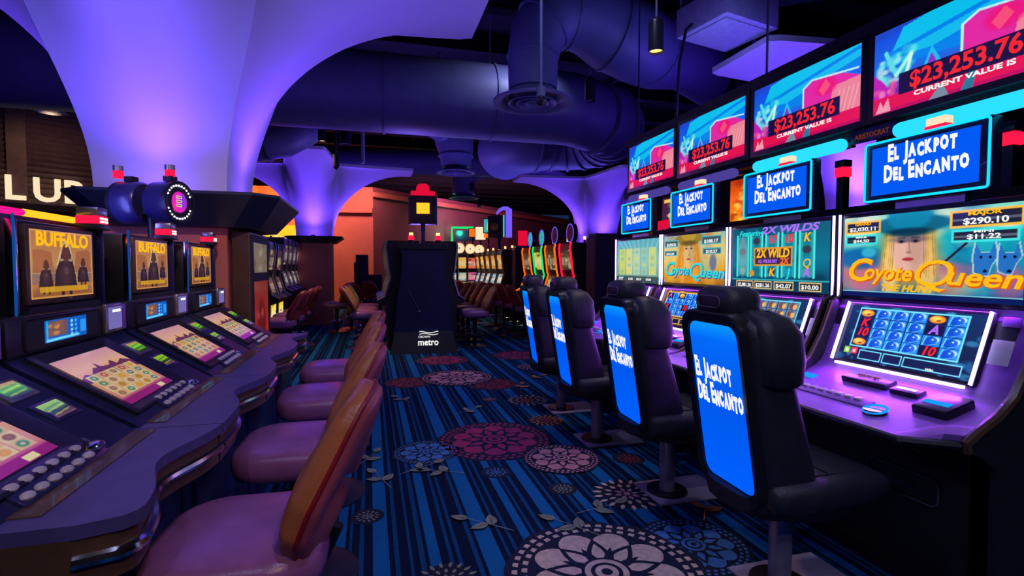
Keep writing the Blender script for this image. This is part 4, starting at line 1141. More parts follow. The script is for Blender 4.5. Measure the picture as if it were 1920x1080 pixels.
# ================================================================== LEFT BANK
def herd_art(seed=0):
    cv = Canvas(130, 88)
    cv.vgrad([(0, (150, 84, 40)), (.2, (206, 130, 70)), (.38, (180, 130, 110)), (.5, (206, 150, 100)), (1, (196, 120, 60))])
    cv.rect(.02, .36, .98, .38, (200, 170, 130)); cv.rect(0, .2, 1, .36, (130, 110, 130), .6)
    cv.poly([(.04, .38), (.04, .70), (.12, .72), (.30, .68), (.34, .38)], (176, 96, 60), .7); cv.poly([(.66, .38), (.7, .70), (.9, .74), (.96, .7), (.96, .38)], (170, 92, 60), .7)
    cv.blobs(20, [(230, 170, 90), (150, 90, 60), (110, 90, 110)], .02, .06, .4, (0, .05, 1, .35))
    cv.poly([(.36, .18), (.38, .5), (.46, .78), (.53, .88), (.60, .80), (.66, .5), (.72, .18)], (240, 214, 160), .75)
    dk = (44, 26, 40)
    for cu, cv0, s in ((.22, .36, .55), (.82, .40, .55), (.53, .44, 1.0)):
        cv.poly([(cu - .20 * s, cv0 - .34 * s), (cu - .17 * s, cv0 - .05 * s), (cu - .09 * s, cv0 + .16 * s), (cu - .03 * s, cv0 + .36 * s), (cu + .03 * s, cv0 + .37 * s), (cu + .09 * s, cv0 + .2 * s), (cu + .14 * s, cv0 - .02 * s), (cu + .19 * s, cv0 - .34 * s)], dk, .96)
        cv.ell(cu, cv0 + .22 * s, .065 * s, .14 * s, (104, 56, 44), .9, .5)
        cv.ell(cu - .01 * s, cv0 - .10 * s, .10 * s, .20 * s, (74, 46, 62), .8, .6)
        for q in (-1, 1):
            cv.line((cu + q * .05 * s, cv0 + .13 * s), (cu + q * .085 * s, cv0 + .12 * s), .014 * s, (196, 170, 150)); cv.line((cu + q * .085 * s, cv0 + .12 * s), (cu + q * .09 * s, cv0 + .19 * s), .010 * s, (206, 180, 160))
            cv.line((cu + q * .06 * s, cv0 - .3 * s), (cu + q * .07 * s, cv0 - .52 * s), .035 * s, dk)
        cv.ell(cu, cv0 - .04 * s, .04 * s, .06 * s, (100, 70, 70), .9, .4)
    cv.rect(.12, .09, .90, .17, (236, 176, 40), .9)
    cv.frame(.0, .0, 1, 1, .03, (236, 170, 90))
    return cv
def reel_art(seed=0):
    cv = Canvas(140, 110)
    cv.vgrad([(0, (150, 40, 130)), (.1, (180, 60, 140)), (.16, (206, 130, 120)), (.62, (232, 170, 120)), (.75, (236, 180, 150)), (1, (210, 150, 170))])
    cv.poly([(0, .60), (.12, .66), (.2, .62), (.34, .72), (.40, .70), (.44, .80), (.47, .70), (.60, .68), (.70, .76), (.74, .66), (.88, .72), (1, .64), (1, .5), (0, .5)], (110, 50, 90))
    rr = random.Random(seed)
    for i in range(5):
        for j in range(4):
            u0 = .06 + i * .178; v0 = .15 + j * .118
            cv.rect(u0, v0, u0 + .166, v0 + .110, (226, 196, 150) if (i + j) % 2 else (216, 180, 130))
            k = rr.randrange(7); c = [(46, 130, 90), (190, 50, 60), (180, 120, 30), (120, 70, 40), (60, 110, 140), (220, 150, 40), (150, 100, 90)][k]
            cv.ell(u0 + .083, v0 + .055, .05, .042, c, .85, .4); cv.ell(u0 + .083, v0 + .055, .022, .018, (230, 206, 160), .8 if k in (0, 1, 4) else .2, .5)
    cv.rect(0, 0, 1, .11, (150, 34, 120)); cv.rect(.70, .02, .82, .09, (236, 220, 160))
    return cv
def vfd_art():
    cv = Canvas(60, 24, (6, 30, 60))
    cv.rect(0, 0, 1, 1, (10, 90, 190)); cv.rect(.10, .25, .52, .92, (110, 80, 90)); cv.blobs(10, [(220, 150, 60), (150, 90, 70)], .03, .08, .7, (.1, .3, .45, .85))
    for k in range(4): cv.ell(.62, .2 + .2 * k, .03, .07, (150, 220, 255), 1, .4); cv.ell(.72, .2 + .2 * k, .03, .07, (60, 180, 255), 1, .4)
    cv.line((.06, .1), (.06, .9), .04, (40, 190, 255)); cv.line((.06, .1), (.78, .12), .05, (120, 220, 255)); cv.rect(.84, .2, .99, .8, (40, 150, 240))
    return cv
def print_art(k):
    cv = Canvas(36, 22, (60, 40, 30))
    cv.vgrad([(0, (20, 30, 20)), (.45, (60, 160, 40)), (.7, (130, 190, 50)), (1, (190, 120, 70))] if k == 0 else [(0, (120, 80, 90)), (.4, (20, 20, 30)), (.6, (110, 160, 30)), (1, (150, 190, 40))])
    for s in range(4): cv.line((.1, .2 + .15 * s), (.9, .3 + .15 * s), .04, (30, 110, 40) if s % 2 else (200, 220, 60), .6)
    return cv
herd_cv, vfd_cv, pr0, pr1 = herd_art(), vfd_art(), print_art(0), print_art(1)
def edge_y(x): return -.624 + .078 * math.exp(-((x - .10) / .17) ** 2)

def herd_slot(yc, label, xmin=-.397, top=True, seed=1):
    t = thing('slot_machine', label, 'slot machine', (-1.1, yc, 0), R(90), 'machines of the left bank')
    xmax = .397; w_ = xmax - xmin; xm = (xmax + xmin) / 2
    b = MB(); b.box((xm, -.16, .33), (w_ - .01, .68, .66), bev=.006); b.build('base_cabinet', M['navy'], t, 30)
    b = MB(); b.box((xm - .06, -.505, .34), (w_ * .62, .02, .46), bev=.01); b.build('base_door', M['navy_gloss'], t, 30)
    b = MB(); b.box((xm - .06 + w_ * .26, -.519, .28), (.02, .012, .05), bev=.003); b.build('door_handle', M['chrome'], t)
    # counter
    xs_ = [xmin + w_ * k / 30 for k in range(31)]
    def ey(x):
        y = edge_y(x)
        if xmin > -.35:
            d = (x - xmin) / .07
            if d < 1: y += .10 * (1 - math.sqrt(max(0, 1 - (1 - d) ** 2)))
        return y
    def slab(z0, z1, inset, back, name, m):
        b = MB()
        ring = lambda z: [Vector((x, ey(x) + inset, z)) for x in xs_] + [Vector((xmax, back, z)), Vector((xmin, back, z))]
        b.loft([ring(z0), ring(z1)]); return b.build(name, m, t, 40)
    slab(.752, .782, 0.0, -.355, 'counter', M['counter'])
    slab(.655, .752, .012, -.40, 'armrest', M['brown_trim'])
    b = MB(); b.tube([Vector((x, ey(x) + .006, .705)) for x in xs_], .0135, 8); b.build('armrest_trim', M['chrome'], t)
    # counter inlay
    b = MB(); b.box((xm + .02, -.405, .783), (w_ - .08, .065, .004)); b.build('counter_inlay', M['brown_trim'], t)
    # sloping play panel
    p0 = Vector((0, -.375, .785)); p1 = Vector((0, -.045, 1.0)); v = (p1 - p0).normalized(); n = Vector((0, -v.z, v.y)); Ls = (p1 - p0).length
    prof = [(-.385, .66), (-.385, .775), (-.372, .79), (-.045, 1.0), (-.03, 1.02), (.16, 1.02), (.16, .66)]
    b = MB(); b.prism(prof, frame((xmin + .012, 0, 0), (0, 1, 0), (0, 0, 1)), w_ - .024); b.build('play_panel', M['navy'], t, 30)
    Mv = frame((0, 0, 0), (1, 0, 0), v)
    sx = -.075
    ctr = p0 + v * (Ls * .55)
    # raised rim around the sunken screen
    b = MB()
    o_ = rrect(.50, .365, .012, 3); i_ = rrect(.385, .285, .008, 3)
    Mc = frame(ctr + Vector((sx, 0, 0)), (1, 0, 0), v)
    b.loft([[Mc @ Vector((x, y, -.002)) for x, y in o_], [Mc @ Vector((x, y, .014)) for x, y in o_], [Mc @ Vector((x, y, .016)) for x, y in rrect(.47, .345, .012, 3)], [Mc @ Vector((x, y, .002)) for x, y in i_]], cap=True)
    b.build('screen_rim', M['black'], t, 25)
    ps = picture('play_screen', reel_art(seed), Mc @ Matrix.Translation((0, 0, .0045)), .375, .275, t, SCR_DIM)
    for k, (u, vv_) in enumerate(((.275, .30), (.285, .185))):
        c = p0 + v * vv_ + Vector((u, 0, 0)); Mk = frame(c, (1, 0, 0), v)
        b = MB(); b.box(c + n * .003, (.125, .085, .008), Mv, bev=.003); fr = b.build('note_frame', M['silver_side'] if k == 0 else M['navy_gloss'], t)
        picture('note_screen', (pr0, pr1)[k], Mk @ Matrix.Translation((0, 0, .0082)), .095, .062, fr)
    c = p0 + v * .028 + Vector((.02, 0, 0))
    b = MB(); b.box(c + n * .004, (.36, .075, .010), Mv, bev=.003); pan = b.build('button_panel', M['navy_gloss'], t)
    for r_ in range(2):
        for k in range(6):
            q = c + Vector((-.15 + .05 * k, 0, 0)) + v * (.018 - .036 * r_)
            b = MB(); b.sphere(q + n * .010, .018, (1.05, .8, .62), 12); b.build('bet_button', M['clear_button'], pan)
    q = c + Vector((.155, 0, 0)) - v * .005
    b = MB(); b.sphere(q + n * .010, .030, (1.2, .8, .5), 14); b.build('play_button', M['chrome'], pan)
    # upright band with display, bill slot
    b = MB(); b.box((xm, .04, 1.075), (w_ - .02, .16, .135), bev=.012); b.build('display_band', M['black'], t, 30)
    b = MB(); b.box((-.08, -.042, 1.078), (.46, .012, .105), bev=.012); db = b.build('display_frame', M['black_matte'], t)
    picture('blue_display', vfd_cv, frame((-.085, -.049, 1.08), (1, 0, 0), (0, 0, 1)), .26, .075, db)
    b = MB(); b.box((.255, -.046, 1.085), (.135, .02, .12), bev=.006); bf = b.build('bill_frame', M['silver_side'], t)
    b = MB(); b.box((.255, -.058, 1.085), (.105, .006, .09)); b.build('bill_window', E_['bill'], bf)
    b = MB(); b.box((.255, -.062, 1.115), (.06, .006, .010)); b.build('bill_slot', E_['white'], bf)
    b = MB(); b.box((.365, -.04, 1.08), (.03, .016, .11), bev=.004); b.build('side_window', M['violet_plastic'], t)
    if top:
        b = MB(); b.box((0, .14, 1.29), (.56, .26, .33), bev=.012); b.build('top_box', M['black'], t, 30)
        b = MB(); b.box((0, .004, 1.306), (.43, .02, .272), bev=.005); tf = b.build('screen_frame', M['brown_trim'], t)
        ts = picture('top_screen', herd_cv, frame((0, -.0075, 1.308), (1, 0, 0), (0, 0, 1)), .395, .238, t, SCR_DIM)
        text('lettering', 'BUFFALO', frame((0, -.0088, 1.394), (1, 0, 0), (0, 0, 1)) @ Matrix.Diagonal((1, 1.5, 1, 1)), .046, E_['gold_text'], ts, .03, width=.33)
        b = MB(); b.box((.0, -.004, 1.152), (.46, .03, .022)); b.build('screen_sill', M['black_matte'], t)
        b = MB(); b.box((-.275, .0, 1.30), (.012, .03, .31), bev=.004); b.build('side_chrome', M['chrome'], t)
        b = MB(); b.box((-.285, -.012, 1.30), (.004, .006, .34)); b.build('chrome_glint', E_['edge_glint'], t, 0)  # glowing sliver stands in for blue light caught on the chrome edge
        b = MB(); b.box((.275, .0, 1.30), (.012, .03, .34), bev=.004); b.build('side_chrome', M['navy_gloss'], t)
        b = MB(); b.box((.27, .02, 1.465), (.10, .09, .025), bev=.004); cb_ = b.build('candle_base', M['black'], t)
        b = MB(); b.box((.27, .02, 1.493), (.09, .08, .034), bev=.004); b.build('candle_light', E_['red'], t)
        for sx_ in (-1, 1):
            for sz_ in (0, 1):
                b = MB(); b.box((.27 + .018 * sx_, -.022, 1.486 + .013 * sz_), (.020, .006, .008)); b.build('lamp_dot', E_['white'], t, 0)
        b = MB(); b.box((.27, .02, 1.527), (.088, .078, .036), bev=.006); b.build('candle_cap', M['silver_side'], t)
    return t
E_['bill'] = em('bill_window_glow', (150, 140, 230), 0.55)
E_['edge_glint'] = em('soft_blue_edge', (30, 110, 220), 0.4)
herd_slot(1.47, 'nearest left slot machine, cut by the left edge of the view', xmin=-.27, top=True, seed=1)
herd_slot(2.27, 'left slot machine second from camera, red and yellow light bar over its top screen', seed=2)
herd_slot(3.07, 'left slot machine third from camera, below the pair of round drum signs', seed=3)
herd_slot(3.87, 'furthest left slot machine, in front of the salmon column base', seed=4)
t = thing('light_bar', 'red and yellow glowing light bar along the top of the left machines', 'light bar', (-1.20, 2.0, 1.455), 0)
b = MB(); b.box((0, -.05, .012), (.05, 1.3, .02)); b.build('rail', M['black'], t)
b = MB(); b.cyl((.02, -.65, .035), (.02, .20, .035), .012, seg=10); b.build('red_tube', E_['pink'], t)
b = MB(); b.cyl((.02, .21, .035), (.02, .56, .035), .014, seg=10); b.build('yellow_tube', E_['yellow'], t)
# double drum topper
t = thing('drum_sign', 'pair of dark drum signs with a ring of bulbs and magenta face', 'sign', (-1.17, 3.43, 1.512), R(-20))
def drum(name, cx_, face_on):
    Md = frame((cx_, 0, .16), (0, 1, 0), (0, 0, 1)) if face_on else frame((cx_, 0, .16), (0, -1, 0), (0, 0, 1))
    b = MB(); b.lathe([(.02, -.13), (.105, -.13), (.118, -.115), (.12, 0), (.108, .010), (.02, .010)], seg=40, M4=Md); dr = b.build(name, M['navy_gloss'], t, 40)
    b = MB(); b.lathe([(.108, .005), (.121, .0), (.121, .02), (.108, .02)], seg=40, M4=Md, ring=True); b.build('rim', M['black'], dr)
    cv = Canvas(64, 64, (16, 12, 30))
    cv.ell(.5, .5, .36, .36, (235, 30, 190), 1, .1); cv.ell(.68, .55, .16, .26, (120, 50, 240), .8, .5); cv.ell(.30, .3, .12, .16, (250, 60, 150), .6, .6)
    for k in range(3): cv.rect(.36, .40 + .14 * k - .05, .62, .40 + .14 * k + .04, (236, 220, 190)); cv.rect(.38, .40 + .14 * k - .02, .60, .40 + .14 * k + .005, (40, 30, 60))
    pic = picture('face', cv, Md @ Matrix.Translation((0, 0, .0125)), .165, .165, dr)
    for k in range(28):
        a = 2 * PI * k / 28
        if abs(math.sin(a)) < .28 : continue
        p = Md @ Vector((.096 * math.cos(a), .096 * math.sin(a), .0125))
        b = MB(); b.sphere(p, .0058, seg=8); b.build('bulb', E_['white'], dr)
    b = MB(); b.box((cx_ - .04 * (1 if face_on else -1), 0, .295), (.05, .05, .03)); b.build('lamp_base', M['black'], dr)
    b = MB(); b.cyl((cx_ - .04, 0, .305), (cx_ - .04, 0, .345), .026, seg=14); b.build('red_lamp', E_['red'], dr)
    b = MB(); b.cyl((cx_ - .04, 0, .345), (cx_ - .04, 0, .375), .026, seg=14); b.build('lamp_cap', M['silver_side'], dr)
drum('drum', .10, True); drum('drum', -.22, False)
b = MB(); b.cyl((-.06, 0, -.365), (-.06, 0, .10), .022); b.box((-.06, 0, .12), (.16, .08, .06)); b.build('bracket', M['black'], t)

# ---- stools
def stool(front, rear, seat_m, label):
    t = thing('casino_stool', label, 'stool', (0, 0, 0), 0, 'padded stools on round bases')
    b = MB(); b.lathe([(.02, 0), (.235, 0), (.24, .006), (.20, .018), (.05, .028), (.02, .028)], seg=36); b.build('floor_base', M['steel_dark'], t)
    b = MB(); b.cyl((0, 0, .025), (0, 0, .47), .034, seg=20); b.build('pole', M['black'], t)
    b = MB(); b.lathe([(.135, .20), (.147, .207), (.147, .213), (.135, .22), (.123, .213), (.123, .207)], seg=28, ring=True)
    for a in (0, 120, 240): b.cyl((.03 * math.cos(R(a)), .03 * math.sin(R(a)), .21), (.13 * math.cos(R(a)), .13 * math.sin(R(a)), .21), .007, seg=8)
    b.build('foot_ring', M['chrome'], t)
    b = MB(); rings = []
    for k, z in ((.84, .485), (.97, .50), (1.0, .53), (1.0, .56), (.96, .588), (.84, .602), (.5, .612), (.15, .615)):
        rings.append([Vector((x * k, y * k, z)) for x, y in rrect(.44, .46, .13, 7)])
    b.loft(rings); b.build('seat', seat_m, t, 60)
    # backrest: leaf-shaped, leaning away
    N = 36
    def outline(k):
        pts = []
        prof = [(0, .0), (.03, .085), (.12, .165), (.26, .212), (.42, .212), (.62, .182), (.82, .150), (.93, .122), (.985, .075), (1, 0)]
        hs = np.interp(np.linspace(0, 1, N), [p[0] for p in prof], [p[1] for p in prof])
        for i in range(N): pts.append((hs[i], i / (N - 1)))
        return pts
    half = outline(0)
    loop = [(h, s) for h, s in half] + [(-h, s) for h, s in reversed(half[1:-1])]
    o = Vector((-.16, 0, .50)); up = Vector((-.40, 0, 1)).normalized(); fn = Vector((up.z, 0, -up.x)); H_ = .505
    def P(h, s, d, k=1.0): 
        sc = .46
        return o + up * (H_ * (sc + (s - sc) * k)) + Vector((0, h * k, 0)) + fn * d
    def bend(h): return -.9 * h * h     # wraps slightly round the sitter
    b = MB(); b.loft([[P(h, s, -bend(h) * 0 + d + .9 * h * h, k) for h, s in loop] for k, d in ((1, 0), (1.0, .028), (.93, .046), (.75, .056), (.4, .06), (.1, .06))]); b.build('back_cushion', front, t, 60)
    b = MB(); b.loft([[P(h, s, d + .9 * h * h, k) for h, s in loop] for k, d in ((1, 0), (.985, -.018), (.93, -.028), (.7, -.036), (.3, -.04), (.1, -.04))]); b.build('back_shell', rear, t, 60)
    b = MB(); b.tube([P(h, s, .9 * h * h, 1.006) for h, s in loop], .0065, 6, closed=True); b.build('piping', M['red_pipe'], t)
    b = MB(); b.tube([(-.05, 0, .475), (-.16, 0, .475), (-.20, 0, .50), (-.235, 0, .58)], .022, 8); b.box((0, 0, .478), (.22, .22, .02)); b.build('back_bracket', M['black'], t)
    return t
M['steel_dark'] = mat('dark_steel_base', (70, 74, 96), 0.3, 0.7)
s0 = stool(M['tan'], M['rose'], M['seat'], 'nearest padded stool, orange-sided backrest with red piping')
lab = ['second padded stool from the camera along the left machines', 'third padded stool from the camera along the left machines', 'fourth padded stool along the left machines, furthest of their row']
for i, (x, y) in enumerate(((-.30, 2.25), (-.28, 3.05), (-.26, 3.86))):
    o = copy_tree(s0); o.location = (x, y, 0.002); o.rotation_euler = (0, 0, R((178, 183, 180)[i])); o['label'] = lab[i]
s0.location = (-.335, 1.50, 0.002); s0.rotation_euler = (0, 0, R(176))
sb = stool(M['burgundy'], M['burgundy'], M['seat'], 'burgundy stool beyond the poster cabinet, nearest of the back left rows')
def put(src, x, y, a, label):
    o = copy_tree(src); o.location = (x, y, 0.002); o.rotation_euler = (0, 0, R(a)); o['label'] = label; return o
sb.location = (-1.18, 7.45, 0.002); sb.rotation_euler = (0, 0, R(172))
put(sb, -1.17, 8.25, 176, 'burgundy stool second in the back left row, before the yellow-lit machines')
put(sb, -1.15, 9.05, 170, 'burgundy stool third in the back left row')
st = stool(M['tan_far'], M['burgundy'], M['seat'], 'tan-faced stool left of the dark tower, nearest of its row')
st.location = (-.12, 8.45, 0.002); st.rotation_euler = (0, 0, R(12))
put(st, -.10, 9.15, 6, 'tan-faced stool second in the row left of the dark tower')
put(st, -.08, 9.88, 0, 'tan-faced stool third in the row left of the dark tower')
put(st, -.66, 10.75, 160, 'small tan stool in the gap below the smaller violet column')
put(sb, -.40, 11.2, 95, 'burgundy stool with its back turned, before the black stand')
put(sb, .10, 12.4, 60, 'far burgundy stool tilted beside the salmon wall')
tower_st = ['nearest tan stool right of the dark tower', 'second tan stool right of the dark tower', 'third tan stool right of the dark tower', 'fourth tan stool right of the dark tower', 'fifth tan stool, furthest right of the dark tower']
for i in range(5): put(st, 1.62 + .03 * i, 8.15 + .72 * i, 176 - 3 * i, tower_st[i])
red_st = ['nearest burgundy stool before the neon-edged machines', 'second burgundy stool before the neon-edged machines', 'third burgundy stool before the neon-edged machines', 'fourth burgundy stool before the neon-edged machines']
for i in range(4): put(sb, 2.70, 8.9 + .75 * i, 6, red_st[i])
for i, lb in enumerate(('burgundy stool in front of the far row of gold-topped machines', 'second burgundy stool before the gold-topped machines', 'third burgundy stool before the gold-topped machines')):
    put(sb, 2.35, 12.2 + .8 * i, 10, lb)

# ---- upright machines further back
def slim_art(c1, c2, seed):
    cv = Canvas(26, 40)
    cv.vgrad([(0, c1), (.5, c2), (1, c1)]); cv.rs = np.random.RandomState(seed)
    cv.blobs(16, [(255, 230, 150), c2, c1, (40, 20, 30)], .05, .2, .6)
    for k in range(3): cv.rect(.06 + .31 * k, .25, .06 + .31 * k + .26, .62, (236, 226, 200), .45)
    return cv
def slim_slot(x, y, a, label, up=((230, 130, 40), (250, 190, 90)), lo=((60, 60, 80), (190, 190, 190)), disc=None, neon=None, belly=None, candle='red', seed=1, group='upright machines at the back', side='silver_side', s=1.0):
    t = thing('upright_slot_machine', label, 'slot machine', (x, y, 0), R(a), group)
    prof = [(-.22, 0), (-.24, .68), (-.36, .72), (-.37, .78), (-.26, .84), (-.17, 1.14), (-.19, 1.20), (-.24, 1.62), (-.22, 1.70), (.26, 1.70), (.28, 0)]
    prof = [(p[0], p[1] * s) for p in prof]
    b = MB(); b.prism(prof, frame((-.25, 0, 0), (0, 1, 0), (0, 0, 1)), .50); b.build('cabinet', M['black'], t, 25)
    fl = prof[3:9]
    for sx in (-1, 1):
        b = MB(); b.tube([(sx * .262, p[0] - .012, p[1]) for p in fl], .018, 6); b.build('side_trim', E_[neon] if neon else M[side], t)
    v = Vector((0, .09, .30 * s)).normalized()
    picture('lower_screen', slim_art(lo[0], lo[1], seed), frame((0, -.218, .99 * s), (1, 0, 0), v), .42, .26 * s, t, SCR_DIM)
    v2 = Vector((0, -.05, .42)).normalized()
    picture('upper_screen', slim_art(up[0], up[1], seed + 7), frame((0, -.2225, 1.41 * s), (1, 0, 0), v2), .42, .34 * s, t, SCR_DIM)
    b = MB(); b.box((0, -.305, .80 * s), (.44, .09, .03), (R(30), 0, 0), bev=.006); bp_ = b.build('button_shelf', M['chrome'], t)
    if belly: picture('belly_panel', slim_art(belly[0], belly[1], seed + 3), frame((0, -.2415, .50), (1, 0, 0), Vector((0, -.02, .68)).normalized()), .44, .36, t, SCR)
    z = 1.70 * s
    if disc:
        Md = frame((0, -.12, z + .17), (1, 0, 0), (0, 0, 1))
        b = MB(); b.lathe([(.02, -.05), (.16, -.05), (.165, .02), (.150, .03), (.145, .02), (.02, .02)], seg=28, M4=Md); dd = b.build('disc_topper', M['black'], t)
        b = MB(); b.lathe([(.02, .022), (.14, .022), (.138, .026), (.02, .026)], seg=28, M4=Md); b.build('disc_face', E_[disc], dd)
        b = MB(); b.lathe([(.146, .028), (.160, .028), (.160, .034), (.146, .034)], seg=28, M4=Md, ring=True); b.build('disc_rim', E_['violet'] if disc != 'cream' else E_['warm'], dd)
    if candle:
        b = MB(); b.cyl((.16, .05, z), (.16, .05, z + .05), .02, seg=10); b.build('candle_base', M['black'], t)
        b = MB(); b.cyl((.16, .05, z + .05), (.16, .05, z + .11), .026, seg=10); b.build('candle_light', E_[candle], t)
    return t
E_['dusk'] = em('dark_disc_face', (90, 30, 60), 0.5)
E_['teal'] = em('teal_disc_face', (60, 190, 190), 0.8)
nn = [('red', 'dusk', 'nearest neon-edged machine, red edges and dark disc topper'), ('orange', 'dusk', 'second neon-edged machine, orange edges and dark disc topper'), ('green', 'teal', 'third neon-edged machine, green edges and teal disc topper'), ('orange', 'teal', 'furthest neon-edged machine, small teal disc topper')]
for i, (ne, ds, lb) in enumerate(nn):
    slim_slot(3.42, 8.15 + .75 * i, -90, lb, ((60, 50, 40), (110, 90, 50)) if i != 2 else ((210, 200, 60), (240, 230, 120)), ((50, 90, 70), (190, 160, 90)), ds, ne, None, 'cream', i + 2, 'neon-edged machines with disc toppers')
gl = ['nearest', 'second', 'third', 'fourth', 'furthest']
for i in range(5):
    slim_slot(3.25, 12.1 + .66 * i, -90, gl[i] + ' gold-topped machine in the far row beyond the end cabinet', ((220, 130, 40), (240, 170, 70)), ((120, 160, 190), (220, 235, 245)), None, None, None, 'warm', i + 11, 'gold-topped machines of the far row')
gd = [(2.06, 16.4), (2.26, 15.2), (2.48, 14.1), (2.66, 13.2)]
gn = ['leftmost of the white-disc machines, beside the dark tower', 'second white-disc machine from the dark tower', 'third white-disc machine from the dark tower, tall pink screen', 'rightmost white-disc machine beyond the tan stools']
for i, (x, y) in enumerate(((2.02, 14.6), (2.30, 14.1), (2.60, 13.75), (2.86, 13.6))):
    pass
def along(px, d):
    a = math.atan((px - 960) / 960.0) + R(15.43); k = d / math.cos(math.atan((px - 960) / 960.0))
    return k * math.sin(a), k * math.cos(a)
for i, (px, d) in enumerate(((843, 15.3), (862, 16.0), (882, 16.7), (899, 17.4))):
    x, y = along(px, d)
    slim_slot(x, y, -12, gn[i], ((250, 170, 70), (255, 210, 120)) if i != 2 else ((240, 90, 70), (250, 130, 120)), ((130, 160, 160), (220, 220, 200)) if i != 2 else ((240, 100, 160), (250, 140, 150)), 'cream', None, None, None, i + 21, 'white-disc machines by the back wall', s=1.0)
for i in range(2):
    slim_slot(-1.78, 9.1 + .72 * i, 90, ('nearer' if i == 0 else 'further') + ' machine with a glowing yellow lower panel behind the burgundy stools', ((60, 40, 50), (120, 80, 80)), ((90, 60, 60), (150, 100, 90)), None, None, ((240, 190, 40), (255, 240, 150)), 'cream', 31 + i, 'yellow-lit machines behind the burgundy stools')
for i in range(4):
    slim_slot(-1.76, 10.42 + .57 * i, 90, ('nearest', 'second', 'third', 'furthest')[i] + ' of the edge-on machines in front of the smaller column', ((60, 40, 60), (120, 90, 110)), ((70, 60, 80), (130, 110, 130)), None, None, None, 'cream', 41 + i, 'edge-on machines before the smaller column', s=1.08)
for i in range(3):
    slim_slot(.48, 8.36 + .7 * i, -90, ('nearest', 'second', 'third')[i] + ' machine on the left flank of the dark tower', ((160, 120, 70), (220, 190, 120)), ((150, 130, 110), (220, 200, 170)), None, None, None, None, 51 + i, 'machines on the flanks of the dark tower')
    slim_slot(1.08, 8.36 + .7 * i, 90, ('nearest', 'second', 'third')[i] + ' machine on the right flank of the dark tower', ((160, 120, 70), (220, 190, 120)), ((150, 130, 110), (220, 200, 170)), None, None, None, None, 61 + i, 'machines on the flanks of the dark tower')

# ---- dark tower at the head of the middle bank
t = thing('bank_end_tower', 'dark waisted end tower with a white logo at its foot', 'cabinet', (.77, 7.82, 0), R(-4))
pr = [(.46, 0), (.46, .30), (.425, .42), (.40, .70), (.36, 1.0), (.315, 1.25), (.31, 1.45), (.345, 1.56)]
pts = [(x, z) for x, z in pr] + [(-x, z) for x, z in reversed(pr)]
b = MB(); b.prism(pts, frame((0, .06, 0), (1, 0, 0), (0, 0, 1)), .12); b.build('front_panel', M['navy'], t, 20)
b = MB(); b.box((0, .02, 1.60), (.72, .22, .09), bev=.01); b.build('cap', M['black'], t, 20)
b = MB(); b.loft([[Vector((x, y, 0)) for x, y in ((-.50, -.16), (.50, -.16), (.50, .06), (-.50, .06))], [Vector((x, y, .32)) for x, y in ((-.43, -.07), (.43, -.07), (.43, .06), (-.43, .06))]]); b.build('plinth', M['jet'], t, 0)
b = MB(); b.box((0, -.0625, .95), (.006, .004, 1.1)); b.build('seam', M['black_matte'], t, 0)
b = MB(); b.tube([(-.22, -.066, .93), (-.08, -.07, .66)], .006, 6); b.cyl((-.07, -.068, .62), (-.06, -.068, .655), .03, .012, seg=10); b.build('pull_handle', M['outline'], t)
tl = Vector((0, -.28, .32)).normalized
lv = Vector((0, .09, .32)).normalized()
Ml = frame((.06, -.131, .165), (1, 0, 0), lv)
text('lettering', 'metro', Ml, .14, E_['letter'], t, .02, width=.30)
text('lettering', 'CROWN', Ml @ Matrix.Translation((-.06, .085, 0)), .045, E_['letter'], t, .01, width=.17)
for k in range(2):
    b = MB(); b.tube([Ml @ Vector((-.13 + .28 * q / 10, .125 + .03 * k + .012 * math.sin(q * .65 + k), .002)) for q in range(11)], .005, 6); b.build('logo_wave', E_['letter'], t)
t = thing('tower_sign', 'boxed sign with yellow screen and red crown lamp atop the dark tower', 'sign', (.77, 7.84, 1.645), R(-4))
b = MB(); b.cyl((0, 0, 0), (0, 0, .32), .035); b.build('post', M['steel_dark'], t)
b = MB(); b.box((0, 0, .50), (.38, .22, .42), bev=.01); b.build('casing', M['wood'], t, 20)
b = MB(); b.box((0, -.114, .52), (.19, .012, .16)); b.build('yellow_screen', E_['yellow'], t, 0)
b = MB(); b.box((0, -.02, .745), (.36, .16, .07), bev=.015); b.loft([[Vector((x * k, y * k - .02, z)) for x, y in rrect(.20, .14, .05, 4)] for k, z in ((1, .78), (.98, .83), (.8, .875), (.4, .895))]); b.build('crown_lamp', E_['red_soft'], t)
for sx in (-1, 1):
    b = MB(); b.cyl((sx * .205, 0, .28), (sx * .205, 0, .74), .011, seg=8); b.build('side_tube', M['silver_side'], t)
for sx, lb in ((-.18, 'red candle lamp on the left of the tower cap'), (.22, 'red candle lamp on the right of the tower cap')):
    t = thing('candle_lamp', lb, 'lamp', (.77 + sx, 7.80, 1.646), 0, 'candle lamps on the dark tower')
    b = MB(); b.cyl((0, 0, 0), (0, 0, .05), .045, seg=14); b.build('base', M['black'], t)
    b = MB(); b.cyl((0, 0, .05), (0, 0, .12), .045, .04, seg=14); b.build('red_lens', E_['red'], t)
    b = MB(); b.cyl((0, 0, .12), (0, 0, .16), .03, seg=12); b.build('top_lens', E_['warm'], t)

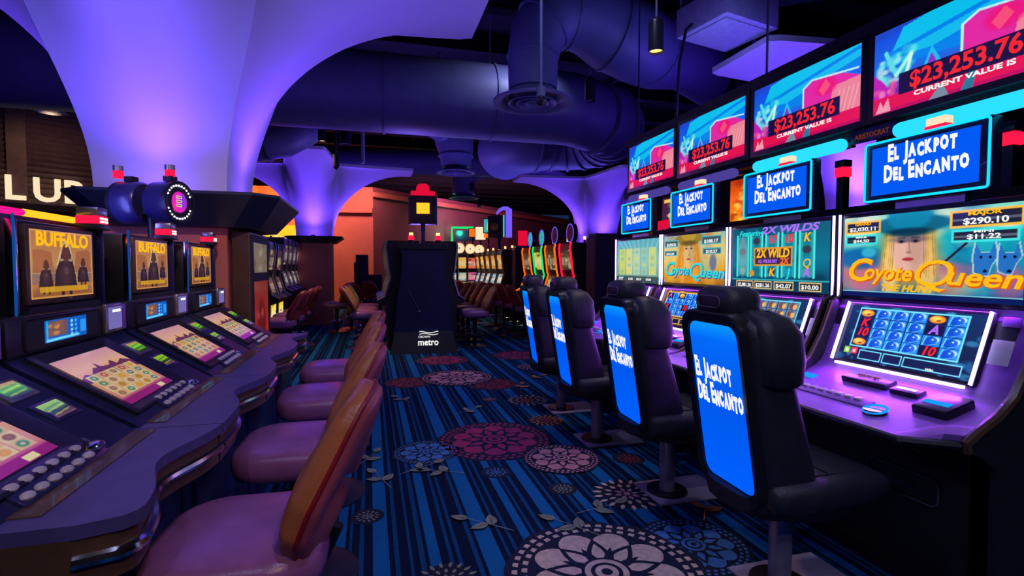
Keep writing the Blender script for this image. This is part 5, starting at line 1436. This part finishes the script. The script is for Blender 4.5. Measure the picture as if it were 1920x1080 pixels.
# ---- end cabinets, kiosk, stand
def end_cab(x, y, w_, d_, h_, label, m='black_matte'):
    b = MB(); b.box((x, y, h_ / 2), (w_, d_, h_), bev=.02); b.box((x, y - d_ / 2 - .004, h_ * .55), (w_ * .8, .01, h_ * .7), bev=.003)
    b.box((x, y, h_ + .03), (w_ * .9, d_ * .8, .06), bev=.01)
    return tag(b.build('end_cabinet', M[m], None, 20), label, 'cabinet')
end_cab(3.55, 11.45, .72, .30, 1.72, 'dark end cabinet closing the gold-topped row', 'navy')
end_cab(3.60, 7.35, .62, .34, 1.75, 'tall black end cabinet between the right bank and the neon-edged machines')
end_cab(4.30, 7.2, .50, .4, 1.80, 'second black cabinet behind the end of the right bank')
t = thing('poster_cabinet', 'narrow brown poster cabinet against the right side of the salmon column base', 'cabinet', (-.96, 4.70, 0), R(90))
b = MB(); b.box((0, 0, .785), (.70, .13, 1.57), bev=.008); b.build('cabinet', M['wood'], t, 20)
b = MB(); b.box((0, -.068, .80), (.68, .012, 1.50)); b.build('door_frame', M['black_matte'], t, 0)
cv = Canvas(30, 60); cv.vgrad([(0, (150, 30, 24)), (.5, (190, 46, 36)), (1, (120, 30, 26))]); cv.ell(.5, .62, .3, .2, (90, 16, 20), .8, .4); cv.ell(.5, .3, .35, .2, (70, 14, 20), .7, .4); cv.blobs(6, [(220, 90, 60)], .05, .12, .6)
picture('poster', cv, frame((0, -.0745, .72), (1, 0, 0), (0, 0, 1)), .54, .92, t, SCR_DIM)
cv = Canvas(30, 20, (120, 110, 96)); cv.blobs(8, [(170, 160, 130), (90, 60, 50)], .05, .15, .6)
picture('notice', cv, frame((0, -.0745, 1.37), (1, 0, 0), (0, 0, 1)), .52, .24, t, SCR_DIM)
t = thing('monitor_stand', 'black stand with a screen against the salmon wall', 'stand', (-.10, 13.2, 0), 0)
b = MB(); b.box((.12, 0, .55), (.50, .40, 1.10), bev=.01); b.build('cabinet', M['black_matte'], t, 20)
b = MB(); b.box((-.12, 0, .75), (.34, .36, 1.30), bev=.01); b.build('tall_side', M['black_matte'], t, 20)
b = MB(); b.box((-.10, -.10, 1.48), (.30, .10, .22), (R(8), 0, 0), bev=.01); b.build('screen', M['black'], t, 20)

# ---- far signs above the back rows
def sign_box(x, y, z, w_, h_, a, label, m, pole_to=None, extra=None, name='hanging_sign'):
    t = thing(name, label, 'sign', (x, y, z), R(a))
    b = MB(); b.box((0, .05, 0), (w_ + .05, .1, h_ + .05), bev=.008); b.build('casing', M['black'], t, 20)
    b = MB(); b.box((0, -.004, 0), (w_, .012, h_)); b.build('lit_face', E_[m], t, 0)
    if pole_to is not None:
        b = MB(); b.cyl((0, .06, pole_to - z), (0, .06, -h_ / 2), .03, seg=10); b.build('post', M['black'], t)
    return t
x, y = along(862, 20.5)
t = thing('neon_frame', 'green neon corner glowing on the back wall', 'neon sign', (x, y, 2.55), R(-10))
b = MB(); b.tube([(-.30, 0, -.35), (-.30, 0, .30), (.55, 0, .30)], .05, 8); b.build('tube', E_['green'], t)
b = MB(); b.box((.22, .02, -.02), (.80, .06, .42), bev=.01); b.build('board', M['navy'], t, 20)
b = MB(); b.cyl((.2, .04, -2.4), (.2, .04, -.2), .04); b.build('post', M['black'], t)
lamp('neon_glow', 'POINT', (0, -.1, .1), 30, (.05, 1, .4), t, size=.2)
for px, py, d, w_, h_, mm, lb in ((886, 437, 19, .24, .30, 'orange', 'small orange lit sign right of the green neon'), (901, 438, 18.5, .36, .46, 'cream', 'pale lit sign beside the small orange one'),
                                  (916, 424, 15.6, .28, .40, 'teal', 'teal lit sign with a yellow figure'), (980, 448, 16, .30, .50, 'red_soft', 'red lit sign above the dark end cabinet')):
    x, y = along(px, d); z = 1.3 + (500 - py) * d / 960
    sg = sign_box(x, y, z, w_, h_, -14, lb, mm, 0.0)
    if mm == 'teal':
        b = MB(); b.loft([[Vector((xx, -.014 - q, zz)) for xx, zz in ((-.05, -.13), (.05, -.13), (.04, .02), (.02, .12), (-.02, .12), (-.04, .02))] for q in (0, .004)]); b.build('figure', E_['gold_text'], sg, 0)
        b = MB(); b.box((.04, -.012, -.30), (.36, .05, .12), bev=.004); b.build('strip_face', E_['orange'], sg, 20)
x, y = along(936, 13.3)
t = thing('pylon_sign', 'dark sign with a gold emblem and a violet arched fin over the far row', 'sign', (x, y, 2.05), R(-14))
b = MB(); b.box((-.10, 0, .27), (.38, .22, .56), bev=.01); b.build('casing', M['black'], t, 20)
b = MB(); b.sphere((-.12, -.115, .28), .10, (1.1, .12, 1.1), 14); b.build('emblem', M['gold'], t)
b = MB(); b.box((.12, -.08, .29), (.028, .10, .56)); b.build('cyan_edge', E_['cyan'], t, 0)
arch = [(.17, 0), (.17, .70), (.10, .70), (.02, .66), (-.06, .58), (-.08, .64), (.0, .74), (.10, .79), (.22, .79), (.33, .72), (.33, 0)]
b = MB(); b.prism([(xx, zz) for xx, zz in arch], frame((0, -.02, 0), (1, 0, 0), (0, 0, 1)), .06); b.build('arched_fin', E_['violet'], t, 0)
b = MB(); b.cyl((0, .1, -.30), (0, .1, .0), .05); b.build('post', M['black'], t)
x, y = along(540, 16.2)
b = MB(); b.box((x, y + .4, 2.35), (1.6, .10, .55)); b.cyl((x, y + .4, 0), (x, y + .4, 2.1), .05); tag(b.build('light_box', E_['yellow'], None, 0), 'amber lit panel glowing behind the smaller column', 'light panel')

# ---- club front at the far left
t = thing('club_front', 'dark louvred front with white letters behind the left machines', 'facade', (-4.9, 9.65, 0), R(33.9))
b = MB(); b.box((0, .12, 2.3), (5.6, .10, 4.6)); b.build('backing', M['dark_wall'], t, 0)
for x0 in (-2.30, -.95, .40):
    b = MB()
    for s in (-1, 1): b.box((x0 + .62 * s, .02, 3.25), (.11, .09, 2.0))
    for z in (2.28, 4.22): b.box((x0, .02, z), (1.35, .09, .11))
    b.build('shutter_frame', M['louver'], t, 0)
    b = MB()
    for k in range(22): b.box((x0, .03, 2.38 + k * .083), (1.14, .012, .085), (R(32), 0, 0))
    b.build('shutter_slats', M['louver'], t, 0)
for ch, x in (('C', -.87), ('L', -.32), ('U', .05), ('B', .37)):
    text('letter', ch, frame((x, -.09, 2.46), (1, 0, 0), (0, 0, 1)), .50, E_['cream'], t, .02, ext=.03)
b = MB(); b.box((0, -.02, 2.2), (5.6, .2, .10)); b.build('ledge', M['dark_wall'], t, 0)
b = MB(); b.box((.25, .05, 2.0), (.32, .02, .26)); b.build('orange_panel', M['orange_wall'], t, 0)

# ---- unseen lamps: added blue-violet fill, warm wall washes and the orange glow at the back
lamp('back_wall_wash', 'AREA', (-3.0, 17.2, 3.9), 160, (1.0, .42, .06), None, aim=(-4.5, 18.5, 1.5), size=4, size_y=.3)
lamp('salmon_wash', 'AREA', (-.9, 17.0, 4.1), 90, (1.0, .36, .30), None, aim=(-1.0, 18.6, 1.5), size=3, size_y=.3)
lamp('mauve_wash', 'AREA', (3.2, 19.2, 4.2), 130, (1.0, .30, .55), None, aim=(4.2, 22, 1.8), size=6, size_y=.3)
lamp('bank_fill', 'AREA', (2.80, 3.0, 2.66), 26, BLUE, None, aim=(1.8, 3.4, 5), size=3.4, size_y=.1)  # blue lamp added above the bank to light the ducts from below
lamp('left_fill', 'AREA', (-1.75, 2.6, 1.75), 20, BLUE, None, aim=(-.4, 4.5, 5), size=.2, size_y=2)  # unseen blue lamp added behind the left machines as upward fill
lamp('row_fill', 'AREA', (3.6, 9.5, 2.4), 45, (.16, .12, 1), None, aim=(2.6, 9.5, 5), size=.2, size_y=4)  # added violet-blue fill aimed at the ceiling, no fixture here
lamp('tower_fill', 'AREA', (.77, 9.2, 1.85), 55, (.22, .12, 1), None, aim=(.9, 8, 5), size=.4, size_y=2)  # violet fill added over the tower machines, shining upward
